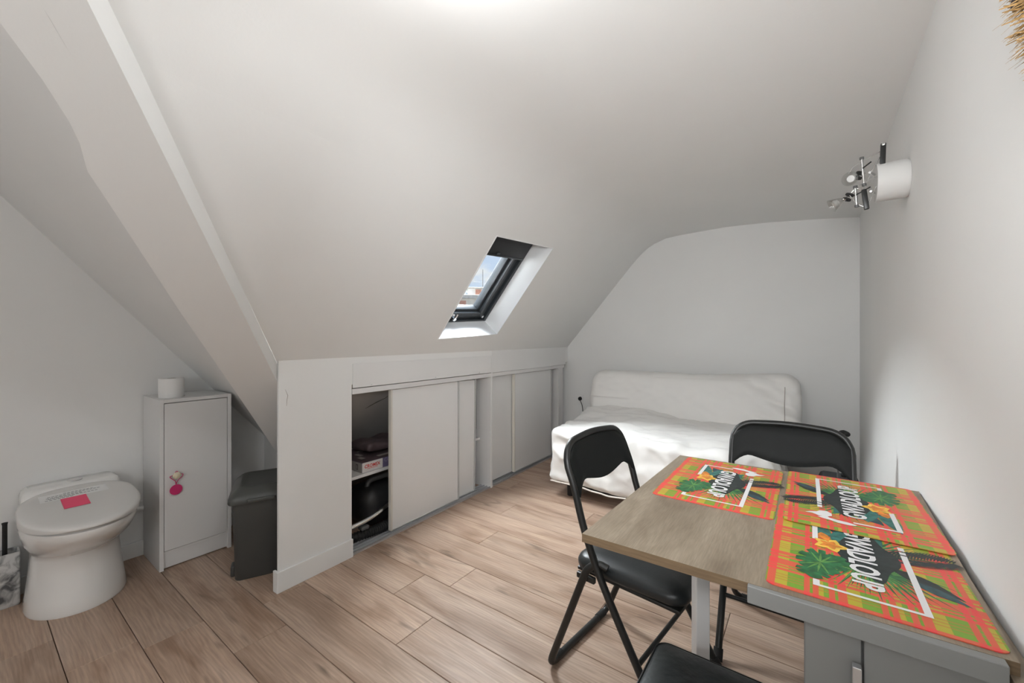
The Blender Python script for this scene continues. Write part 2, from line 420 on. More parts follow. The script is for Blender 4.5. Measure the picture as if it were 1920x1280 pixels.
def plaid_mat():
    m = bpy.data.materials.new('madras_plaid_print'); m.use_nodes = True
    n, l = m.node_tree.nodes, m.node_tree.links; b = n['Principled BSDF']
    tc = n.new('ShaderNodeTexCoord'); sp = n.new('ShaderNodeSeparateXYZ'); l.new(tc.outputs['Object'], sp.inputs[0])
    R, G, Y = (0.78, 0.060, 0.062, 1), (0.165, 0.36, 0.030, 1), (0.56, 0.42, 0.035, 1)
    def axis(out, period, off, bands):
        a = n.new('ShaderNodeMath'); a.operation = 'MULTIPLY_ADD'; a.inputs[1].default_value = 1/period; a.inputs[2].default_value = off + 20
        l.new(sp.outputs[out], a.inputs[0])
        f = n.new('ShaderNodeMath'); f.operation = 'FRACT'; l.new(a.outputs[0], f.inputs[0])
        cr = n.new('ShaderNodeValToRGB'); cr.color_ramp.interpolation = 'CONSTANT'; e = cr.color_ramp.elements
        cols = [(p, (v, v, v, 1)) for p, v in bands]
        e[0].position = 0.0; e[0].color = cols[0][1]; e[1].position = cols[1][0]; e[1].color = cols[1][1]
        for p, c in cols[2:]:
            q = e.new(p); q.color = c
        l.new(f.outputs[0], cr.inputs[0]); return cr
    def mth(op, i0, i1=None, v=None):
        m_ = n.new('ShaderNodeMath'); m_.operation = op; l.new(i0, m_.inputs[0])
        if i1 is not None: l.new(i1, m_.inputs[1])
        if v is not None: m_.inputs[1].default_value = v
        return m_.outputs[0]
    gx = axis('X', 0.140, 0.12, [(0, 0), (0.09, 1), (0.12, 0), (0.17, 1), (0.20, 0), (0.27, 1), (0.66, 0), (0.76, 1), (0.79, 0), (0.85, 1), (0.92, 0)]).outputs[0]
    gy = axis('Y', 0.105, 0.35, [(0, 0), (0.06, 1), (0.48, 0), (0.56, 1), (0.60, 0), (0.68, 1), (0.82, 0), (0.90, 1), (0.94, 0)]).outputs[0]
    fac = mth('ADD', mth('MULTIPLY', mth('MULTIPLY', gx, gy), v=0.64), mth('MULTIPLY', mth('ADD', gx, gy), v=0.17))
    lx = axis('X', 0.140, 0.12, [(0, 0), (0.37, 1), (0.40, 0), (0.44, 1), (0.47, 0), (0.51, 1), (0.54, 0)]).outputs[0]
    ly = axis('Y', 0.105, 0.35, [(0, 0), (0.06, 1), (0.24, 0), (0.68, 1), (0.75, 0)]).outputs[0]
    m1 = n.new('ShaderNodeMixRGB'); l.new(fac, m1.inputs[0]); m1.inputs[1].default_value = R; m1.inputs[2].default_value = G
    m2 = n.new('ShaderNodeMixRGB'); l.new(mth('MULTIPLY', mth('MULTIPLY', gx, ly), v=0.75), m2.inputs[0]); l.new(m1.outputs[0], m2.inputs[1]); m2.inputs[2].default_value = Y
    hs = n.new('ShaderNodeMixRGB'); l.new(mth('MULTIPLY', mth('MULTIPLY', lx, gy), v=0.55), hs.inputs[0]); l.new(m2.outputs[0], hs.inputs[1]); hs.inputs[2].default_value = (0.50, 0.16, 0.04, 1)
    l.new(hs.outputs[0], b.inputs['Base Color']); b.inputs['Roughness'].default_value = 0.40
    return m
M['plaid'] = plaid_mat()

# ================================================================== the room
KA = math.atan(0.0259)                 # the knee wall runs a degree and a half off the boards
def crease(y): return Vector((-2.03 - 0.0259*(y-1.0), y, 1.094 + 0.0038*(y-1.0)))
def ywall(x): return 3.90 - 0.0502*(x + 2.105)      # back wall
def xright(y): return 0.262 + 0.0108*(y - 1.475)    # right wall
XL = -3.0
Y0 = -2.3
Mn = Vector((0.745, 0.022, -0.667)).normalized()     # roof slope normal, into the room
Mt = (Vector((1, 0, 1.116)) - Mn*Vector((1, 0, 1.116)).dot(Mn)).normalized()
MP = Vector((-2.03, 1.0, 1.094))

# ---- floor
fl = mkbox('floor', -3.1, 0.36, Y0-0.05, 4.0, -0.05, -0.0105, M['subfloor'])
tag(fl, 'pale oak laminate floor laid in wide planks', 'floor', kind='structure')
PW, PL = 0.1963, 1.285
joints = {5: -1.579, 4: -1.310, 6: -1.407, 1: -2.079, 8: -1.565, 10: -1.709, 2: -1.387+0.9, 3: -1.994, 0: -2.204+0.05}
plank_meshes = {}
row = -13
while 0.2375 + PW*row < 3.93:
    ya = 0.2375 + PW*row; yb = min(ya + PW, 3.97)
    j0 = joints.get(row, -1.9 + ((row*0.4137) % 1.0)*PL)
    xs = [-3.08]; x = j0 - PL*math.floor((j0 + 3.0)/PL)
    while x < 0.30:
        if x > -3.0: xs.append(x)
        x += PL
    xs.append(0.34)
    for a, b in zip(xs[:-1], xs[1:]):
        k = (round(b-a, 3), round(yb-ya, 3))
        if k not in plank_meshes:
            bm = bmesh.new(); g = 0.0011
            box(bm, -k[0]/2+g, k[0]/2-g, -k[1]/2+g, k[1]/2-g, -0.0104, 0.0, 0.0012, 1)
            me = bpy.data.meshes.new('plank'); bmesh.ops.recalc_face_normals(bm, faces=bm.faces[:]); bm.to_mesh(me); bm.free(); me.materials.append(M['oak'])
            plank_meshes[k] = me
        inst('plank', plank_meshes[k], fl, ((a+b)/2, (ya+yb)/2, 0))
    row += 1

# ---- skylight frame of reference (lies in the roof slope)
su = (Mt - Vector((0, 0.06, 0))); su = (su - Mn*su.dot(Mn)).normalized()
so = -Mn
ss = su.cross(so).normalized()
if ss.y < 0: ss = -ss
SKO = MP + Mt*0.139; SKO += Vector((0, 1, 0))*0 ; SKO = SKO + (Vector((0, 1, 0)) - Mn*Mn.y)*( (2.175 - SKO.y) )
SKM = Matrix(((ss.x, su.x, so.x, SKO.x), (ss.y, su.y, so.y, SKO.y), (ss.z, su.z, so.z, SKO.z), (0, 0, 0, 1)))
SW, SH, SD = 0.300, 0.785, 0.15
def sk(x, y, z=0): return SKM @ Vector((x, y, z))

# ---- ceiling: slope, curved knuckle, flat part (one skin)
OFF = [(0, 0), (0.350, 0.3906), (0.70, 0.781), (0.765, 0.849), (0.825, 0.905), (0.88, 0.945), (0.94, 0.975), (1.04, 1.008), (1.16, 1.018), (1.29, 1.022), (1.54, 1.027), (1.83, 1.013), (2.15, 0.981), (2.48, 0.940)]
def L1y(x): return 0.904 - 0.8875*(x + 2.036) - 0.03
def ystart(dx):
    # plan position of the valley line for a given profile offset
    y = 0.5
    for _ in range(30): y = L1y(crease(y).x + dx)
    if dx > 0.99: return Y0 - 0.05
    return y
bm = bmesh.new()
def cpt(dx, dz, y):
    c = crease(y); return Vector((c.x + dx, y, c.z + dz))
# flat slope part with the roof-window hole
hole = [sk(-SW, 0), sk(SW, 0), sk(SW, SH), sk(-SW, SH)]
A0, A1 = (-0.018, -0.020), OFF[2]
p_bl = cpt(*A0, ystart(0)); p_br = cpt(*A0, 3.95); p_tr = cpt(*A1, 3.95); p_tl = cpt(*A1, ystart(A1[0]))
outer = [p_bl, p_br, p_tr, p_tl]
ov = [bm.verts.new(p) for p in outer]; hv = [bm.verts.new(p) for p in hole]
for i in range(4):
    j = (i+1) % 4; bm.faces.new((ov[i], ov[j], hv[j], hv[i]))
# curved + flat part
NY = 14
prev = None
for (dx, dz) in OFF[2:]:
    ya = ystart(dx); r = [bm.verts.new(cpt(dx, dz, ya + (3.95-ya)*k/NY)) for k in range(NY+1)]
    if prev:
        for k in range(NY): bm.faces.new((prev[k], prev[k+1], r[k+1], r[k]))
    prev = r
# flat part over the toilet corner
quad(bm, [(-3.05, Y0-0.05, 2.107), (-0.98, Y0-0.05, 2.107), (-0.98, 0.10, 2.107), (-3.05, 0.10, 2.107)])
ce = obj('ceiling', bm, M['paint'], smooth=60)
tag(ce, 'white sloping attic ceiling that curves into the flat ceiling', 'ceiling', kind='structure')

# ---- lower continuation of the slope, behind the closet doors
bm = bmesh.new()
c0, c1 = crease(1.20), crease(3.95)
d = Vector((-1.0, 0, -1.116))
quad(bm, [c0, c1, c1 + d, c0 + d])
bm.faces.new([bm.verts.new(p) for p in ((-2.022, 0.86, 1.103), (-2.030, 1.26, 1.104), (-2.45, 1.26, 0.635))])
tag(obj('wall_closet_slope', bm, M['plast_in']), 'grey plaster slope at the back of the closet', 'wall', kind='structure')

# ---- toilet corner: second slope, valley beam
def Tz(y): return 1.858 - 1.175*(y - 0.128)
# lower left edge of the boxed valley rafter (20 cm wide, with a wane near the top)
L3 = [(-2.979, 1.471, 0.130, 1.93), (-2.666, 1.199, 0.463, 1.567), (-2.395, 0.957, 0.754, 1.248), (-2.138, 0.723, 1.034, 0.942), (-1.902, 0.505, 1.292, 0.660), (-1.700, 0.331, 1.505, 0.426), (-1.600, 0.243, 1.613, 0.308),
      (-1.567, 0.214, 1.647, 0.271), (-1.541, 0.204, 1.669, 0.248), (-1.504, 0.191, 1.698, 0.216), (-1.468, 0.169, 1.731, 0.179), (-1.414, 0.121, 1.789, 0.116), (-1.359, 0.058, 1.856, 0.043), (-1.323, 0.018, 1.899, -0.005), (-1.255, -0.059, 1.981, -0.094), (-1.13, -0.20, 2.13, -0.26)]
bm = bmesh.new(); prev = None
for (x, y, z, t) in L3:
    r = [bm.verts.new((XL-0.35, y, Tz(y))), bm.verts.new((x + 0.13, y, Tz(y)))]
    if prev: bm.faces.new((prev[0], prev[1], r[1], r[0]))
    prev = r
tag(obj('ceiling_toilet_slope', bm, M['paint']), 'white ceiling slope falling over the toilet corner', 'ceiling', kind='structure')
bm = bmesh.new()
l1a, l1b = Vector((-1.245, 0.202, 1.944)), Vector((-2.036, 0.904, 1.084))
l2a, l2b = Vector((-1.201, 0.163, 1.895)), Vector((-2.053, 0.918, 0.981))
prev = None
for (x, y, z, t) in L3:
    a = l1a + (l1b-l1a)*t; b = l2a + (l2b-l2a)*t; c = Vector((x, y, z))
    r = [bm.verts.new(p) for p in (a, b, c, (x, y, Tz(y) + 0.03))]
    if prev:
        for k in range(3): bm.faces.new((prev[k], prev[k+1], r[k+1], r[k]))
    prev = r
tag(obj('trim_1', bm, M['paint'], smooth=35), 'white boxed-in valley beam slanting down to the closet corner', 'beam', kind='structure')

# ---- walls
bm = bmesh.new()
pts = [(XL, Y0, 0), (XL, 1.30, 0), (XL, 1.30, Tz(1.30)), (XL, -0.086, 2.11), (XL, Y0, 2.11)]
bm.faces.new([bm.verts.new(p) for p in pts])
tag(obj('wall_left', bm, M['paint']), 'white wall behind the toilet', 'wall', kind='structure')
bm = bmesh.new()   # cheek between toilet corner and closet
quad(bm, [(XL-0.4, 1.25, -0.02), (-2.040, 1.25, -0.02), (-2.040, 1.25, 1.09), (XL-0.4, 1.25, 1.09)])
tag(obj('wall_closet_side', bm, M['paint']), 'white side wall between toilet corner and closet', 'wall', kind='structure')
# knee wall, built in its own frame: x = towards the room, y = along the wall, z = up
def knee(o):
    o.location = (-2.03, 1.0, 0); o.rotation_euler = (0, 0, KA); return o
bm = bmesh.new()
box(bm, -0.014, 0, -0.092, 0.295, 0, 1.102)            # solid end panel
box(bm, -0.014, 0, 0.295, 2.93, 0.945, 1.106)           # strip over the doors
kw = knee(obj('wall_left_low', bm, M['paint']))
tag(kw, 'low white knee wall under the sloping ceiling', 'wall', kind='structure')
bb = bmesh.new(); box(bb, 0.0005, 0.012, -0.104, 0.297, 0, 0.098, 0.0015); box(bb, -0.030, 0.0, -0.104, -0.0925, 0, 0.098, 0.0015)
tag(knee(obj('baseboard_knee', bb, M['trimw'])), 'white baseboard of the knee wall corner', 'baseboard', kind='structure')
# back wall
bm = bmesh.new()
bm.faces.new([bm.verts.new((x, ywall(x), z)) for x, z in ((-3.1, -0.02), (0.34, -0.02), (0.34, 2.3), (-1.05, 2.3), (-3.1, 0.08))])
tag(obj('wall_back', bm, M['paint']), 'white gable wall behind the sofa bed', 'wall', kind='structure')
# right wall: fine grid, slightly wavy old plaster with a low lip beyond the table
bm = bmesh.new(); NYW, NZW = 240, 24; g = []
for i in range(NYW+1):
    y = Y0 + (3.86 - Y0)*i/NYW; col = []
    for j in range(NZW+1):
        z = 2.2*j/NZW
        dx = 0.0025*noise.noise((0, y*0.9, z*0.7)) - 0.010*(1-smst(2.085, 2.125, y))*smst(1.2, 2.0, y)*(1-smst(0.62, 0.92, z))
        col.append(bm.verts.new((xright(y) + dx, y, z)))
    g.append(col)
for i in range(NYW):
    for j in range(NZW): bm.faces.new((g[i][j], g[i+1][j], g[i+1][j+1], g[i][j+1]))
tag(obj('wall_right', bm, M['paint'], smooth='all'), 'long white wall on the right with wavy plaster', 'wall', kind='structure')
# wall behind the camera; unseen window added at its left for fill daylight
bm = bmesh.new(); wx0, wx1, wz0, wz1 = -2.90, -2.15, 0.60, 1.75
box(bm, -3.1, wx0, Y0-0.12, Y0, 0, 2.2); box(bm, wx1, 0.36, Y0-0.12, Y0, 0, 2.2)
box(bm, wx0, wx1, Y0-0.12, Y0, 0, wz0); box(bm, wx0, wx1, Y0-0.12, Y0, wz1, 2.2)
tag(obj('wall_front', bm, M['paint']), 'white wall behind the camera with a window opening added for daylight', 'wall', kind='structure')
w2 = empty('added_window', ((wx0+wx1)/2, Y0, wz0)); tag(w2, 'unseen white double casement window added behind the camera for fill daylight', 'window', kind='structure')
hw = (wx1-wx0)/2; hh = wz1-wz0
for sx in (-1, 1):
    bm = bmesh.new(); x0, x1 = (-hw, 0) if sx < 0 else (0, hw)
    box(bm, x0, x0+0.05, -0.09, -0.04, 0, hh); box(bm, x1-0.05, x1, -0.09, -0.04, 0, hh); box(bm, x0+0.05, x1-0.05, -0.09, -0.04, 0, 0.05); box(bm, x0+0.05, x1-0.05, -0.09, -0.04, hh-0.05, hh)
    c = obj('casement', bm, M['trimw'], w2)
    mkbox('pane', x0+0.05, x1-0.05, -0.07, -0.064, 0.05, hh-0.05, M['glass'], c)
# baseboards
bm = bmesh.new(); box(bm, XL+0.0005, XL+0.014, Y0, 1.2, 0, 0.08, 0.0015)
tag(obj('baseboard_left', bm, M['trimw']), 'white baseboard behind the toilet', 'baseboard', kind='structure')

# ================================================================== roof window
win = empty('window_1'); win.matrix_world = SKM
tag(win, 'small roof window in the sloping ceiling with dark frame and black blind', 'window', kind='structure')
bm = bmesh.new()
e = 0.004
for a, b in (((-SW, 0), (SW, 0)), ((SW, 0), (SW, SH)), ((SW, SH), (-SW, SH)), ((-SW, SH), (-SW, 0))):
    quad(bm, [(a[0], a[1], -0.001), (b[0], b[1], -0.001), (b[0]*0.985, b[1], SD+0.09), (a[0]*0.985, a[1], SD+0.09)])
obj('reveal', bm, M['reveal'], win)
bm = bmesh.new(); w = 0.006
for (x0, x1, y0, y1) in ((-SW-w, SW+w, -w, 0), (-SW-w, SW+w, SH, SH+w), (-SW-w, -SW, 0, SH), (SW, SW+w, 0, SH)):
    box(bm, x0, x1, y0, y1, -0.002, 0.002)
obj('corner_bead', bm, M['reveal'], win)
def ring(name, x, y0, y1, w, wb, wt, z0, z1, m, bev=0.003):
    bm = bmesh.new()
    box(bm, -x, -x+w, y0, y1, z0, z1, bev); box(bm, x-w, x, y0, y1, z0, z1, bev)
    box(bm, -x+w, x-w, y0, y0+wb, z0, z1, bev); box(bm, -x+w, x-w, y1-wt, y1, z0, z1, bev)
    return obj(name, bm, m, win, smooth=40)
ring('outer_frame', SW*0.99, 0.004, SH-0.002, 0.030, 0.016, 0.03, SD, SD+0.05, M['frame'])
ring('guide_rail', SW*0.99-0.030, 0.020, SH-0.03, 0.020, 0.006, 0.03, SD+0.022, SD+0.06, M['frame2'])
ring('casing', SW*0.99-0.050, 0.026, SH-0.03, 0.026, 0.045, 0.03, SD+0.018, SD+0.07, M['frame'])
ring('sash_bead', SW*0.99-0.076, 0.071, SH-0.05, 0.022, 0.010, 0.03, SD+0.012, SD+0.08, M['frame2'])
ring('sash', SW*0.99-0.098, 0.081, SH-0.06, 0.030, 0.016, 0.03, SD+0.035, SD+0.09, M['frame'])
mkbox('pane', -0.172, 0.172, 0.096, SH-0.08, SD+0.060, SD+0.066, M['glass'], win)
bm = bmesh.new(); box(bm, -0.272, 0.264, 0.600, SH-0.006, SD-0.02, SD+0.03, 0.006)
bl = obj('blind_box', bm, M['blind'], win, smooth=40)
mkbox('blind_rail', -0.268, 0.262, 0.588, 0.602, SD-0.022, SD+0.02, M['frame'], bl, 0.003)
mkbox('blind_cover', -0.285, 0.285, SH-0.05, SH-0.012, SD-0.03, SD-0.0205, M['frame'], bl, 0.003)
mkbox('blind_grip', -0.05, -0.02, 0.606, 0.622, SD-0.028, SD-0.0205, M['frame2'], bl, 0.002)
hd = bmesh.new(); lathe(hd, [(0.026, 0), (0.026, 0.006), (0.010, 0.010), (0.008, 0.030), (0.014, 0.036), (0.012, 0.044), (0.0, 0.046)], 20, aim((-0.085, 0.048, SD+0.018), (0, 0, -1)))
hnd = obj('handle', hd, M['chrome'], win, smooth=40)
mktube('lever', [(-0.085, 0.048, SD-0.018), (-0.085, 0.075, SD-0.024), (-0.080, 0.095, SD-0.020)], 0.006, M['chrome'], hnd)
lt = bmesh.new(); lathe(lt, [(0.013, 0), (0.013, 0.012), (0.0, 0.016)], 16, aim((0.246, 0.040, SD+0.020), (0, 0, -1)))
obj('latch', lt, M['chrome'], win, smooth=40)

# ================================================================== closets in the knee wall
def closet(name, label):
    o = empty(name); knee(o); tag(o, label, 'closet', 'built-in closets under the slope'); return o
def sliding_door(parent, y0, y1, n, tilt=0.0, z0=0.022, z1=0.888, left=True):
    """face board with a metal-edged stile on each side; n = front face"""
    w = y1-y0
    p = mkbox('sliding_door', -0.012, -0.002, 0.0145, w-0.0145, z0+0.006, z1-0.004, M['panelw'], parent, 0.0006)
    p.location = (n, y0, 0); p.rotation_euler = (-tilt, 0, 0)
    for a, b in ((0, 0.012), (w-0.012, w)):
        mkbox('stile', -0.024, 0.002, a, b, z0, z1, M['edge'] if a == 0 else M['stile'], p, 0.0015)
    mkbox('bottom_rail', -0.014, 0.0, 0.012, w-0.012, z0, z0+0.006, M['legw'], p, 0.001)
    return p
def track(parent, y0, y1):
    bm = bmesh.new()
    box(bm, -0.092, 0.0, y0, y1, 0.0, 0.004)
    for n0 in (-0.003, -0.034, -0.062, -0.092): box(bm, n0-0.002, n0+0.001, y0, y1, 0.004, 0.013)
    obj('floor_track', bm, M['alu'], parent)
ca = closet('built_in_closet', 'built-in closet with half-open sliding doors beside the toilet corner')
track(ca, 0.297, 1.545)
mkbox('header_panel', 0.0005, 0.006, 0.300, 1.555, 0.925, 1.060, M['panelw'], ca, 0.001)
mkbox('header_rail', -0.030, 0.004, 0.297, 1.555, 0.890, 0.9205, M['legw'], ca, 0.002)
sliding_door(ca, 0.577, 1.195, -0.020)
sliding_door(ca, 0.83, 1.412, -0.050, tilt=0.014)
sh = mkbox('shelf', -0.600, -0.110, 0.262, 1.545, 0.372, 0.390, M['legw'], ca, 0.001)
for s in (0.42, 0.93, 1.40):
    bm = bmesh.new(); lathe(bm, [(0.004, 0), (0.004, 0.002), (0.002, 0.0035), (0, 0.0035)], 10, aim((0.006, s, 0.935), (1, 0, 0))); obj('screw', bm, M['alu'], ca)
cb = closet('built_in_closet', 'built-in closet with nearly closed sliding doors beside the sofa bed')
track(cb, 1.566, 2.800)
mkbox('divider', -0.560, 0.006, 1.546, 1.564, 0.0, 0.45, M['panelw'], cb, 0.001)
mkbox('divider', -0.150, 0.006, 1.546, 1.564, 0.4505, 1.060, M['panelw'], cb, 0.001)
mkbox('header_rail', -0.030, 0.004, 1.566, 2.815, 0.890, 0.9205, M['legw'], cb, 0.002)
mkbox('header_panel', 0.0005, 0.003, 1.566, 2.85, 0.922, 1.096, M['panelw'], cb, 0.0005)
sliding_door(cb, 1.570, 2.10, -0.050)
sliding_door(cb, 1.913, 2.584, -0.020)
mkbox('jamb', -0.090, 0.002, 2.690, 2.790, 0.004, 0.8895, M['legw'], cb, 0.001)
# small crack in the plaster of the slope
def slope_pt(y, z, lift=0.004):
    c = crease(y); t = (c.z - z)/1.116
    return Vector((c.x - t, y, z)) + Vector((0.745, 0, -0.667))*lift
ck = bmesh.new(); tube(ck, [slope_pt(1.60, 0.74), slope_pt(1.66, 0.775), slope_pt(1.72, 0.80), slope_pt(1.77, 0.86), slope_pt(1.80, 0.88)], [0.001, 0.003, 0.002, 0.003, 0.001], 6)
tag(obj('trim_2', ck, M['crack']), 'dark crack in the closet slope plaster', 'crack', kind='structure')

sc_ = bmesh.new(); tube(sc_, [(0.0012, -0.062, 0.955), (0.0012, -0.050, 0.925), (0.0012, -0.054, 0.905), (0.0012, -0.056, 0.875)], [0.0006, 0.0012, 0.0012, 0.0005], 6)
tag(knee(obj('trim_3', sc_, M['seam'])), 'thin scratch in the paint of the knee wall', 'scratch', kind='structure')

# ---- things in the closet
bx = empty('appliance_box', (-2.165, 1.445, 0.3905)); tag(bx, 'flat purple and white printed carton on the closet shelf', 'box')
bm = bmesh.new(); box(bm, -0.33, 0, 0, 0.36, 0, 0.060, 0.001, 1)
bo = obj('carton', bm, M['boxpur'], bx)
mkbox('top_print', -0.328, -0.001, 0.001, 0.358, 0.0601, 0.0608, M['boxtop'], bx)
mkbox('white_label', 0.0001, 0.0006, 0.001, 0.145, 0.001, 0.059, M['boxwh'], bx)
mkbox('side_label', -0.115, -0.001, -0.0006, -0.0001, 0.001, 0.059, M['boxgr'], bx)
mkbox('icon', -0.062, -0.042, -0.0010, -0.0007, 0.014, 0.046, M['boxtop'], bx)
mkbox('icon_center', -0.057, -0.047, -0.0014, -0.0011, 0.019, 0.041, M['boxgr'], bx)
def flat_text(name, s, size, m, parent, loc, rot, sx=1.0, shear=0.0, bold=0.0, label=None):
    me = text_mesh(s, size, sx, shear, bold); me.name = name; me.materials.append(m)
    o = inst(name, me, parent, loc, rot)
    if label: o['label'] = label
    return o
flat_text('lettering', 'CROMEX', 0.028, M['redink'], bx, (0.0010, 0.070, 0.034), (PI/2, 0, PI/2), 0.95, 0.1, 0.0008)
flat_text('lettering', 'COMMU', 0.034, M['lilac'], bx, (0.0010, 0.215, 0.043), (PI/2, 0, PI/2), 0.9)
flat_text('lettering', 'CH', 0.028, M['lilac'], bx, (0.0010, 0.215, 0.017), (PI/2, 0, PI/2), 0.9)
mkbox('underline', 0.0008, 0.0011, 0.035, 0.108, 0.018, 0.0205, M['redink'], bx)
for k, (x, y, sx_, sy_) in enumerate(((-0.10, 0.06, 0.05, 0.03), (-0.17, 0.09, 0.06, 0.03), (-0.06, 0.20, 0.03, 0.10), (-0.24, 0.16, 0.03, 0.08))):
    mkbox('picture_print', x-sx_/2, x+sx_/2, y-sy_/2, y+sy_/2, 0.0609, 0.0612, M['boxgr'], bx)
bg = bmesh.new()
def bagf(q):
    return q + Vector((0.012*noise.noise(q*9), 0.012*noise.noise(q*9+Vector((3, 1, 2))), 0.016*noise.noise(q*11+Vector((7, 0, 0)))))
puffy(bg, 0.11, 0.17, 0.030, 0.028, 16, 20, 6, bagf)
bgo = obj('plastic_bag', bg, M['boxtop'], None, smooth='all'); bgo.location = (-2.36, 1.72, 0.4960)
tag(bgo, 'crumpled dark plastic bag lying on the carton in the closet', 'bag')

vc = empty('vacuum_cleaner', (-2.30, 1.62, 0.005)); tag(vc, 'black canister vacuum cleaner with chrome wand under the closet shelf', 'vacuum cleaner')
bm = bmesh.new()
def vf(q): return Vector((q.x, q.y, q.z*(1-0.35*smst(0.0, 0.2, q.y)) ))
puffy(bm, 0.13, 0.19, 0.12, 0.085, 14, 18, 12, vf); bmesh.ops.translate(bm, verts=bm.verts[:], vec=(0, 0.05, 0.135))
vb = obj('body', bm, M['dust'], vc, smooth='all')
bm = bmesh.new(); tube(bm, fillet([(0.02, -0.07, 0.20), (0.02, -0.06, 0.285), (0.02, 0.16, 0.285), (0.02, 0.17, 0.20)], 0.04), 0.016, 10); obj('handle', bm, M['dust2'], vb, smooth=50)
bm = bmesh.new(); lathe(bm, [(0.055, 0), (0.058, 0.008), (0.05, 0.022), (0.0, 0.026)], 24, aim((0.06, 0.10, 0.215), (0.3, 0, 1))); obj('dial', bm, M['dust2'], vb, smooth=40)
for sx in (-1, 1):
    bm = bmesh.new(); lathe(bm, [(0.075, 0), (0.08, 0.01), (0.08, 0.025), (0.05, 0.03), (0, 0.032)], 24, aim((sx*0.115, 0.15, 0.082), (sx, 0, 0))); obj('wheel', bm, M['rubber'], vc, smooth=40)
bm = bmesh.new(); tube(bm, catmull([(0.175, -0.34, 0.108), (0.185, -0.16, 0.125), (0.165, 0.02, 0.165), (0.17, 0.20, 0.245)], 6), 0.014, 12); obj('chrome_wand', bm, M['chrome'], vc, smooth=50)
bm = bmesh.new(); hp = catmull([(0.14, -0.36, 0.035), (0.165, -0.18, 0.034), (0.17, -0.03, 0.036), (0.165, 0.15, 0.060), (0.12, 0.26, 0.05)], 40)
tube(bm, hp, [0.026 + 0.004*math.sin(i*1.6) for i in range(len(hp))], 12); obj('hose', bm, M['rubber'], vc, smooth=60)
mkbox('hose_clip', 0.150, 0.195, -0.215, -0.165, 0.070, 0.092, M['dust2'], vc, 0.006, 3, 40)

# ================================================================== white cabinet, roll, tag
cab = empty('bathroom_cabinet', (-2.84, 0.785, 0)); tag(cab, 'narrow white cabinet standing between toilet and bin', 'cabinet')
CW, CD, CH = 0.161, 0.15, 0.882
for s in (-1, 1):
    bm = bmesh.new(); a = -CW if s < 0 else CW-0.018
    box(bm, -CD, CD, a, a+0.018, 0, CH, 0.001); obj('side_panel', bm, M['panelw'], cab)
mkbox('top_panel', -CD, CD, -CW+0.0181, CW-0.0181, CH-0.018, CH, M['panelw'], cab, 0.001)
mkbox('back_panel', -CD+0.002, -CD+0.008, -CW+0.0181, CW-0.0181, 0.02, CH-0.019, M['panelw'], cab)
mkbox('plinth', CD-0.030, CD-0.014, -CW+0.0181, CW-0.0181, 0.006, 0.078, M['panelw'], cab, 0.001)
mkbox('bottom_panel', -CD+0.010, CD-0.010, -CW+0.0181, CW-0.0181, 0.0785, 0.094, M['panelw'], cab, 0.001)
dr = mkbox('door', CD-0.019, CD-0.003, -CW+0.0205, CW-0.0205, 0.0975, CH-0.0215, M['panelw'], cab, 0.001)
bm = bmesh.new(); lathe(bm, [(0.006, 0), (0.006, 0.010), (0.015, 0.014), (0.018, 0.020), (0.016, 0.026), (0.008, 0.030), (0, 0.031)], 20, aim((CD-0.003, -0.094, 0.483), (1, 0, 0)))
obj('knob', bm, M['cream'], dr, smooth=40)
tg = empty('key_tag', (-2.675, 0.691, 0.41)); tag(tg, 'round magenta tag hanging by an elastic from the cabinet knob', 'tag')
bm = bmesh.new(); lathe(bm, [(0.026, -0.0015), (0.027, 0), (0.026, 0.0015)], 28, aim((-0.006, -0.001, -0.002), (1, 0, 0)))
obj('disc', bm, M['magenta'], tg, smooth=40)
bm = bmesh.new(); tube(bm, catmull([(-0.004, -0.002, 0.026), (0.001, -0.006, 0.045), (0.000, -0.022, 0.062), (0.000, -0.028, 0.073), (0.000, -0.012, 0.078), (-0.004, 0.0, 0.0945), (0.000, 0.013, 0.078), (0.000, 0.026, 0.074), (0.000, 0.022, 0.062), (0.001, 0.004, 0.046)], 5, True), 0.0018, 8, True)
obj('elastic', bm, M['magenta'], tg, smooth=60)
rl = empty('toilet_roll', (-2.798, 0.700, 0.8822)); tag(rl, 'white toilet paper roll standing on the narrow white cabinet', 'toilet paper')
bm = bmesh.new()
pr = [(0.021, 0.0), (0.054, 0.0), (0.0555, 0.002), (0.0555, 0.100), (0.054, 0.102), (0.021, 0.102), (0.021, 0.0)]
rings = [[(r*math.cos(2*PI*k/32), r*math.sin(2*PI*k/32), z) for k in range(32)] for r, z in pr]
loft(bm, rings, False, False); bmesh.ops.remove_doubles(bm, verts=bm.verts[:], dist=1e-5); obj('paper', bm, M['paper'], rl, smooth=40)
bm = bmesh.new(); loft(bm, [[(r*math.cos(2*PI*k/24), r*math.sin(2*PI*k/24), z) for k in range(24)] for r, z in ((0.0208, 0.001), (0.0208, 0.101), (0.0195, 0.101), (0.0195, 0.001))], False, False); obj('core', bm, M['boxgr'], rl, smooth=40)

